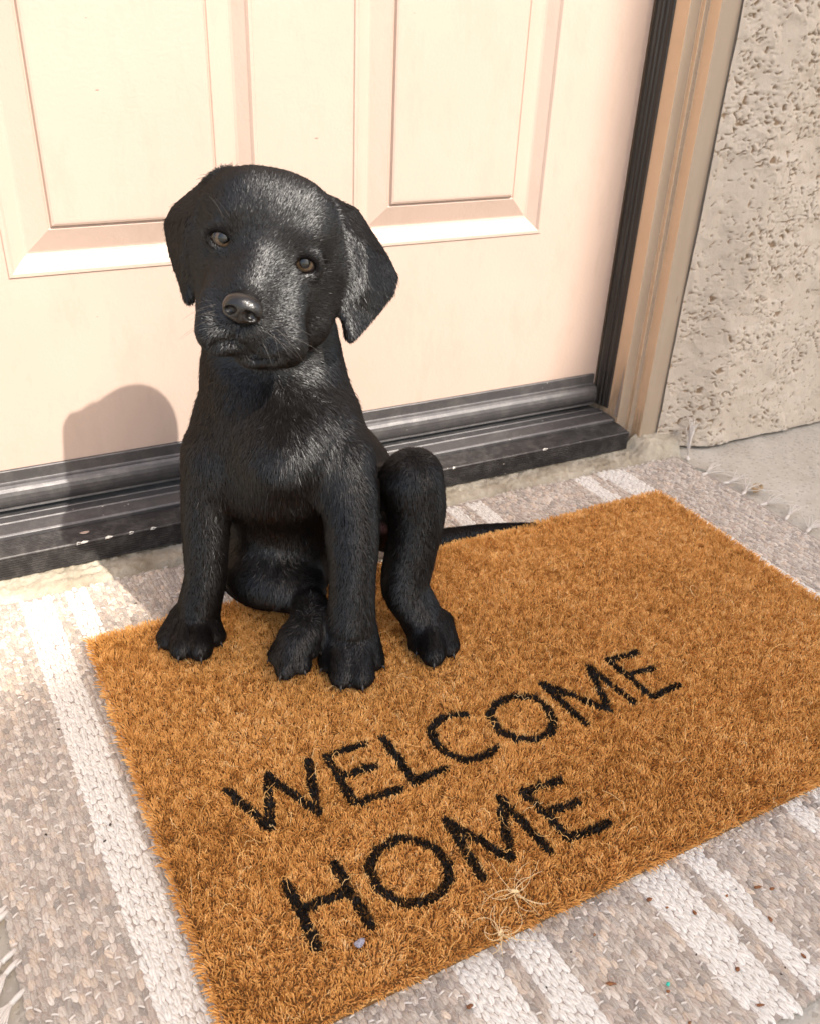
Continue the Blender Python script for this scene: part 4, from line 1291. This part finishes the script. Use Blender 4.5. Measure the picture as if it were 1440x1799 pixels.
vo = M_NOSE.n('TexVoronoi', Scale=900.0)
M_NOSE.l(M_NOSE.coords(), vo.inputs['Vector'])
M_NOSE.bump(vo.outputs['Distance'], 0.0004, 0.35)
M_NOSE = M_NOSE.m
nmesh('nose', nv_, nq_, M_NOSE, puppy)


def sphere(C, r, seg=28, rng_=18):
    v, f = [], []
    for i in range(rng_ + 1):
        a = math.pi * i / rng_
        for k in range(seg):
            b = 2 * math.pi * k / seg
            v.append((C[0] + r * math.sin(a) * math.cos(b), C[1] + r * math.sin(a) * math.sin(b), C[2] + r * math.cos(a)))
    for i in range(rng_):
        for k in range(seg):
            f.append((i * seg + k, i * seg + seg + k, i * seg + seg + (k + 1) % seg, i * seg + (k + 1) % seg))
    return v, f


def eye_mat(centre, axis):
    """brown iris with dark pupil; radial pattern about the gaze axis"""
    m = NT('puppy_eye').set(Roughness=0.08, Specular__IOR__Level=0.5)
    g = m.n('NewGeometry')
    sb_ = m.n('VectorMath', _operation='SUBTRACT')
    m.l(g.outputs['Position'], sb_.inputs[0])
    sb_.inputs[1].default_value = centre
    nr = m.n('VectorMath', _operation='NORMALIZE')
    m.l(sb_.outputs[0], nr.inputs[0])
    dt = m.n('VectorMath', _operation='DOT_PRODUCT')
    m.l(nr.outputs[0], dt.inputs[0])
    dt.inputs[1].default_value = axis
    n = m.noise(m.coords(), 1200.0, 2)
    ir = m.ramp(n, [(0.35, (0.038, 0.024, 0.014)), (0.65, (0.075, 0.050, 0.031))])
    f1 = m.ramp(dt.outputs['Value'], [(0.825, 0.0), (0.88, 1.0)])
    f2 = m.ramp(dt.outputs['Value'], [(0.930, 0.0), (0.948, 1.0)])
    m.col(m.mix(f2, m.mix(f1, (0.012, 0.008, 0.007), ir), (0.002, 0.002, 0.002)))
    return m.m


camv = np.array(CAM_POS)
for s, E_ in zip((-1, 1), EYES):
    gz = camv - E_ + np.array((0.0, 0, -0.04))
    gz /= np.linalg.norm(gz)
    v, f = sphere(E_, EYE_R)
    pmesh('eye', v, f, eye_mat(tuple(E_), tuple(gz)), puppy, True)

# claws
M_CLAW = NT('claw').set(Roughness=0.3)
M_CLAW.b.inputs['Base Color'].default_value = (0.022, 0.019, 0.017, 1)
M_CLAW = M_CLAW.m
for c in CLAWS:
    y0 = np.array(c[:3]); d_ = np.array(c[3:6]); r = c[6]
    a = y0 + d_ * r * 0.80 + np.array([0, 0, -r * 0.10])
    b = y0 + d_ * (r * 1.18) + np.array([0, 0, -r * 0.42])
    e = y0 + d_ * (r * 1.26) + np.array([0, 0, -r * 0.66])
    v, f = tube([[a, b, e]], [[0.0014, 0.0011, 0.0004]], 7)
    pmesh('claw', v, f, M_CLAW, puppy, True)
# pads showing under the upturned hind foot
M_PAD = NT('paw_pad').set(Roughness=0.45)
M_PAD.b.inputs['Base Color'].default_value = (0.020, 0.018, 0.018, 1)
M_PAD.bump(M_PAD.noise(M_PAD.coords(), 700.0, 2), 0.0005, 0.6)
M_PAD = M_PAD.m
for (c, r) in PADS:
    v, f = sphere((0, 0, 0), 1.0, 16, 10)
    c = np.array(c)
    v = [tuple(c + XR * p_[0] * r[0] + np.array(FH) * p_[1] * r[1] + UPH * p_[2] * r[2]) for p_ in v]
    pmesh('paw_pad', v, f, M_PAD, puppy, True)

# ------------------------------------------------------------------ coat
tri_ = np.concatenate([BQ[:, [0, 1, 2]], BQ[:, [0, 2, 3]]])
A_, B_, C_ = BV[tri_[:, 0]], BV[tri_[:, 1]], BV[tri_[:, 2]]
area = 0.5 * np.linalg.norm(np.cross(B_ - A_, C_ - A_), axis=1)
NH = 620000
cen = (A_ + B_ + C_) / 3
headness = sstep(0.135, 0.105, np.linalg.norm(cen - (HC + FH * 0.02), axis=1))
wgt = area * (1 + 1.6 * headness)
ti_ = rng.choice(len(tri_), NH, p=wgt / wgt.sum())
r1_, r2_ = np.sqrt(rng.random(NH)), rng.random(NH)
HP = A_[ti_] * (1 - r1_)[:, None] + B_[ti_] * (r1_ * (1 - r2_))[:, None] + C_[ti_] * (r1_ * r2_)[:, None]
HN = D.grad(HP)
hd = headness[ti_]
ears = [p_ for p_ in DOG if p_[0] == 'ear']
de = np.full(NH, 1.0)
near = np.where(hd > 0.01)[0]
for e in ears:
    for t3 in np.array(e[4]).reshape(-1, 3, 3):
        de[near] = np.minimum(de[near], tri_dist(HP[near], *t3) - e[3])
isear = sstep(0.006, 0.001, de)
eyed = np.minimum(*[np.where((HP - E_) @ fe > -0.002, np.hypot((HP - E_) @ re / 0.0098, (HP - E_) @ ue / 0.0076), 9.0) for E_, re, ue, fe in EYE_AX])
nosed = np.linalg.norm((HP - NOSE), axis=1)
ok = (eyed > 1.0) & (nosed > NR * 0.93) & (HP[:, 2] > 0.012)
pk = sstep(0.022, 0.010, np.linalg.norm((HP - PK) * [1, 1, 0.45], axis=1))
ok &= rng.random(NH) > pk * 0.85
for (c, r) in PADS:
    ok &= np.linalg.norm(HP - np.array(c), axis=1) > max(r) * 0.95
# lie of the coat
fl_head = HP - (NOSE + FH * 0.01)
fl_head /= np.linalg.norm(fl_head, axis=1)[:, None]
fl_head = fl_head - FH * 0.6 + np.array([0, 0, -0.15])
fl_ear = np.array([0, 0, -1.0]) + 0.25 * fl_head
fl_body = np.tile(np.array([0.0, 0.0, -1.0]), (NH, 1))
fl_body += 0.35 * (vnoise(HP, 0.09, 81)[:, None] - 0.5) * XR + 0.3 * np.array([0.44, 0.9, 0])
paw = sstep(0.075, 0.045, HP[:, 2])[:, None]
fl_body = fl_body * (1 - 0.6 * paw) + paw * 0.6 * np.array([-0.44, -0.9, -0.3])
h_ = hd[:, None]
flow = fl_body * (1 - h_) + h_ * fl_head
flow = flow * (1 - isear[:, None]) + fl_ear * isear[:, None]
flow += 0.40 * np.stack([vnoise(HP, 0.009, 82 + k) - 0.5 for k in range(3)], 1) + rng.normal(0, 0.13, (NH, 3))
flow -= HN * (flow * HN).sum(1)[:, None]
flow /= np.linalg.norm(flow, axis=1)[:, None] + 1e-9
ln = 0.0060 * (1 - hd) + 0.0038 * hd
ln = ln * (1 - 0.25 * paw[:, 0])
mz = sstep(0.075, 0.03, nosed) * hd
ln = ln * (1 - 0.35 * mz)
ln *= rng.uniform(0.6, 1.25, NH)
tuft = sstep(0.022, 0.008, np.linalg.norm(HP - np.array(TUFT), axis=1))
ln *= 1 + 0.9 * tuft
ruff = sstep(0.075, 0.03, np.linalg.norm((HP - np.array((0.075, -0.395, 0.235))) * [1, 1, 0.8], axis=1)) * (1 - hd)
ln *= 1 + 0.4 * ruff
guard = rng.random(NH) < 0.04
ln = np.where(guard, ln * 1.3, ln)
up0 = 0.22 + 0.30 * tuft + 0.12 * mz + 0.10 * ruff + 0.20 * guard
ok &= (HP * 0 + 1).all(1)
HPk, HNk, flk, lnk, upk = HP[ok], HN[ok], flow[ok], ln[ok], (up0 * rng.uniform(0.7, 1.4, NH))[ok]
hp = np.zeros((len(HPk), 4, 3))
for k, t in enumerate((0.0, 0.35, 0.7, 1.0)):
    hp[:, k] = HPk + (flk * t + HNk * (upk[:, None] * (t - 0.42 * t * t))) * lnk[:, None] - HNk * (0.0006 if k == 0 else 0)
# each hair reflects like the sleek coat it lies in: its upper side, tilted against the lie of the hair
nup = HNk - flk * upk[:, None] * 1.35 + rng.normal(0, 0.12, HNk.shape)
nup /= np.linalg.norm(nup, axis=1)[:, None]
M_FUR = NT('black_fur')
tf = M_FUR.t
tf.nodes.remove(M_FUR.b)
al = M_FUR.n('Attribute', _attribute_name='lie')
df = tf.nodes.new('ShaderNodeBsdfDiffuse')
df.inputs['Color'].default_value = (0.0065, 0.0052, 0.0045, 1)
gl = tf.nodes.new('ShaderNodeBsdfAnisotropic')
gl.inputs['Color'].default_value = (0.035, 0.0355, 0.036, 1)
gl.inputs['Roughness'].default_value = 0.38
tf.links.new(al.outputs['Vector'], gl.inputs['Normal'])
ad = tf.nodes.new('ShaderNodeAddShader')
tf.links.new(df.outputs[0], ad.inputs[0])
tf.links.new(gl.outputs[0], ad.inputs[1])
tf.links.new(ad.outputs[0], M_FUR.out.inputs['Surface'])
M_FUR = M_FUR.m
fur = curves('coat', hp, np.array([0.00014, 0.00013, 0.00010, 0.00004]), M_FUR, puppy, None, nup)
tag(fur, kind='stuff')

# whiskers and brow hairs
wl = []
for i in range(20):
    s = -1 if i % 2 else 1
    b0 = NOSE + XR * s * rng.uniform(0.012, 0.030) + UPH * rng.uniform(-0.024, -0.006) - FH * rng.uniform(0.004, 0.018)
    d0 = XR * s * rng.uniform(0.5, 1.0) + UPH * rng.uniform(-0.7, 0.25) + FH * rng.uniform(-0.3, 0.4)
    L0 = rng.uniform(0.014, 0.040)
    wl.append([b0 + d0 * L0 * t + np.array([0, 0, -0.25]) * L0 * t * t for t in np.linspace(0, 1, 6)])
for s, E_ in zip((-1, 1), EYES):
    for i in range(4):
        b0 = E_ + UPH * 0.014 + FH * 0.010 + XR * rng.uniform(-0.006, 0.006)
        d0 = UPH + XR * s * rng.uniform(0.0, 0.7) + FH * 0.5
        wl.append([b0 + d0 * 0.016 * t + XR * s * 0.008 * t * t for t in np.linspace(0, 1, 6)])
M_WHISK = NT('whisker').set(Roughness=0.35)
M_WHISK.b.inputs['Base Color'].default_value = (0.07, 0.06, 0.05, 1)
curves('whiskers', np.array(wl), np.linspace(0.00013, 0.00004, 6), M_WHISK.m, puppy)

# ------------------------------------------------------------------ small things lying about
def blob(name, x, y, z, s, rot, mat, seed, label, cat, group=None, tilt=0.2):
    r_ = np.random.default_rng(seed)
    v, f = sphere((0, 0, 0), 1.0, 10, 7)
    ca_, sa_ = math.cos(rot), math.sin(rot)
    out = []
    for p_ in v:
        k = 1 + 0.18 * math.sin(5 * p_[0] + seed) * math.cos(4 * p_[1] + seed * 2) + 0.10 * math.sin(9 * p_[2] + 7 * p_[0] + seed)
        a, b, c = p_[0] * s[0] * k, p_[1] * s[1] * k * (1 - 0.35 * p_[0]), p_[2] * s[2] * k + tilt * p_[0] * s[2]
        out.append((x + a * ca_ - b * sa_, y + a * sa_ + b * ca_, z + c))
    o = pmesh(name, out, f, mat, None, True)
    return tag(o, label, cat, group)


def simple(name, c1, c2, scale=500.0, rough=0.8):
    m = NT(name).set(Roughness=rough)
    m.col(m.ramp(m.noise(m.coords(), scale, 3), [(0.35, c1), (0.65, c2)]))
    return m.m


M_HUSK = simple('dry_husk', (0.13, 0.045, 0.016), (0.27, 0.11, 0.04))
M_DARKBIT = simple('dark_crumb', (0.02, 0.014, 0.01), (0.06, 0.04, 0.03))
M_LINT = simple('blue_grey_lint', (0.17, 0.165, 0.21), (0.33, 0.32, 0.38), 900)
M_GREEN = simple('turquoise_bit', (0.02, 0.42, 0.30), (0.05, 0.55, 0.42))
M_LEAF = simple('dry_leaf', (0.26, 0.15, 0.06), (0.46, 0.34, 0.19), 160)
M_FIB = simple('pale_fibre', (0.62, 0.42, 0.20), (0.78, 0.60, 0.36), 200)
RZ = lambda x, y: float(rug_z(np.array([x]), np.array([y]))[0]) + 0.0026
HUSK_LABELS = {0: 'longest brown seed husk, on the grey rug band left of the turquoise bit',
               1: 'rust brown seed husk on the left edge of the rightmost pair of white stripes',
               2: 'round brown husk in the middle of the white stripe at lower right',
               3: 'longer husk of the close pair near the right edge of the picture',
               4: 'shorter husk of the close pair near the right edge of the picture',
               5: 'flat brown husk nearest the front right corner of the rug',
               6: 'small husk cut by the bottom edge of the picture, right of centre',
               9: 'brown husk tucked closest to the front edge of the doormat',
               11: 'dark brown husk on the leftmost grey band at the bottom edge',
               12: 'pale brown husk touching the turquoise bit'}
G_H = 'brown seed husks on the rug'
for i, (x, y, l, w, a) in enumerate(HUSKS):
    blob('seed_husk', x, y, RZ(x, y), (l * 0.62, w * 0.66, 0.0009), a, M_HUSK, i, HUSK_LABELS.get(i, 'small dry brown seed husk lying on the striped rug in front of the doormat'), 'husk', G_H)
for i, (x, y, r) in enumerate(CRUMBS):
    blob('dirt_crumb', x, y, RZ(x, y), (r * 0.7, r * 0.42, 0.0005), i * 1.3, M_DARKBIT, 40 + i, 'tiny dark crumb of dirt on the woven rug', 'crumb', 'dark crumbs on the rug')
blob('plastic_bit', TURQ[0], TURQ[1], RZ(*TURQ), (0.0016, 0.0013, 0.0011), 0.4, M_GREEN, 3, 'tiny turquoise bit on the rug between two white stripes', 'plastic bit')
blob('lint_ball', LINT[0], LINT[1], 0.0215, (0.0040, 0.0030, 0.0020), 0.3, M_LINT, 5, 'small blue grey lint ball on the doormat below the letter H', 'lint')


def leaf(name, x, y, z, L, Wd, rot, curl, label):
    v, f = [], []
    n = 7
    for i in range(n):
        t = i / (n - 1)
        wd = Wd * math.sin(math.pi * min(t * 0.92 + 0.06, 1)) ** 0.8
        for k in (-1, -0.5, 0, 0.5, 1):
            a = (t - 0.5) * L
            b = k * wd
            c = curl * (k * k) * wd + 0.35 * curl * L * (t - 0.3) ** 2
            v.append((x + a * math.cos(rot) - b * math.sin(rot), y + a * math.sin(rot) + b * math.cos(rot), z + c))
    for i in range(n - 1):
        for k in range(4):
            q0 = i * 5 + k
            f.append((q0, q0 + 1, q0 + 6, q0 + 5))
    o = pmesh(name, v, f, M_LEAF, None, True)
    so = o.modifiers.new('thickness', 'SOLIDIFY')
    so.thickness = 0.0006
    return tag(o, label, 'leaf')


leaf('dry_leaf', LEAF[0], LEAF[1], 0.005, 0.030, 0.0075, 0.5, 0.45, 'curled dry tan leaf caught in the fringe by the stucco wall')
M_STONE = simple('grey_stone', (0.17, 0.165, 0.135), (0.26, 0.25, 0.21), 120)
blob('grey_chip', CHIP[0], CHIP[1], 0.0035, (0.010, 0.0042, 0.0030), -1.0, M_STONE, 9, 'small grey stone chip beside the upright tassel on the concrete', 'stone chip')
# knots of pale fibre lying on the mat
for name, ctr, lab, n_, sp in (('fibre_knot', KNOT1, 'pale fibre knot with loops below the letter M on the doormat', 16, 0.030), ('fibre_knot', KNOT2, 'pale fibre knot nearest the front edge of the doormat', 13, 0.032)):
    paths, rads = [], []
    for i in range(n_):
        a = rng.uniform(0, 2 * math.pi); cv_ = rng.normal(0, 3.6); L0 = rng.uniform(0.4, 1.1) * sp
        p_ = np.array([ctr[0], ctr[1], 0.0225]) + rng.normal(0, 0.0012, 3)
        pts_ = [p_]
        for k in range(9):
            p_ = p_ + np.array([math.cos(a), math.sin(a), 0.10 * math.cos(k * 0.6 + i)]) * L0 / 9
            a += cv_ / 9
            p_[2] = max(p_[2], 0.0205)
            pts_.append(p_)
        paths.append(pts_); rads.append(list(np.linspace(0.00030, 0.00016, 10)))
    v, f = tube(paths, rads, 5)
    v2, f2 = sphere((ctr[0], ctr[1], 0.0228), 0.0022, 10, 7)
    v2 = [(p_[0] + 0.0012 * math.sin(900 * p_[1]), p_[1], p_[2] * 0.7 + 0.3 * 0.0228) for p_ in v2]
    f += [tuple(len(v) + k for k in q_) for q_ in f2]
    v = list(v) + v2
    tag(pmesh(name, v, f, M_FIB, None, True), lab, 'fibre knot')
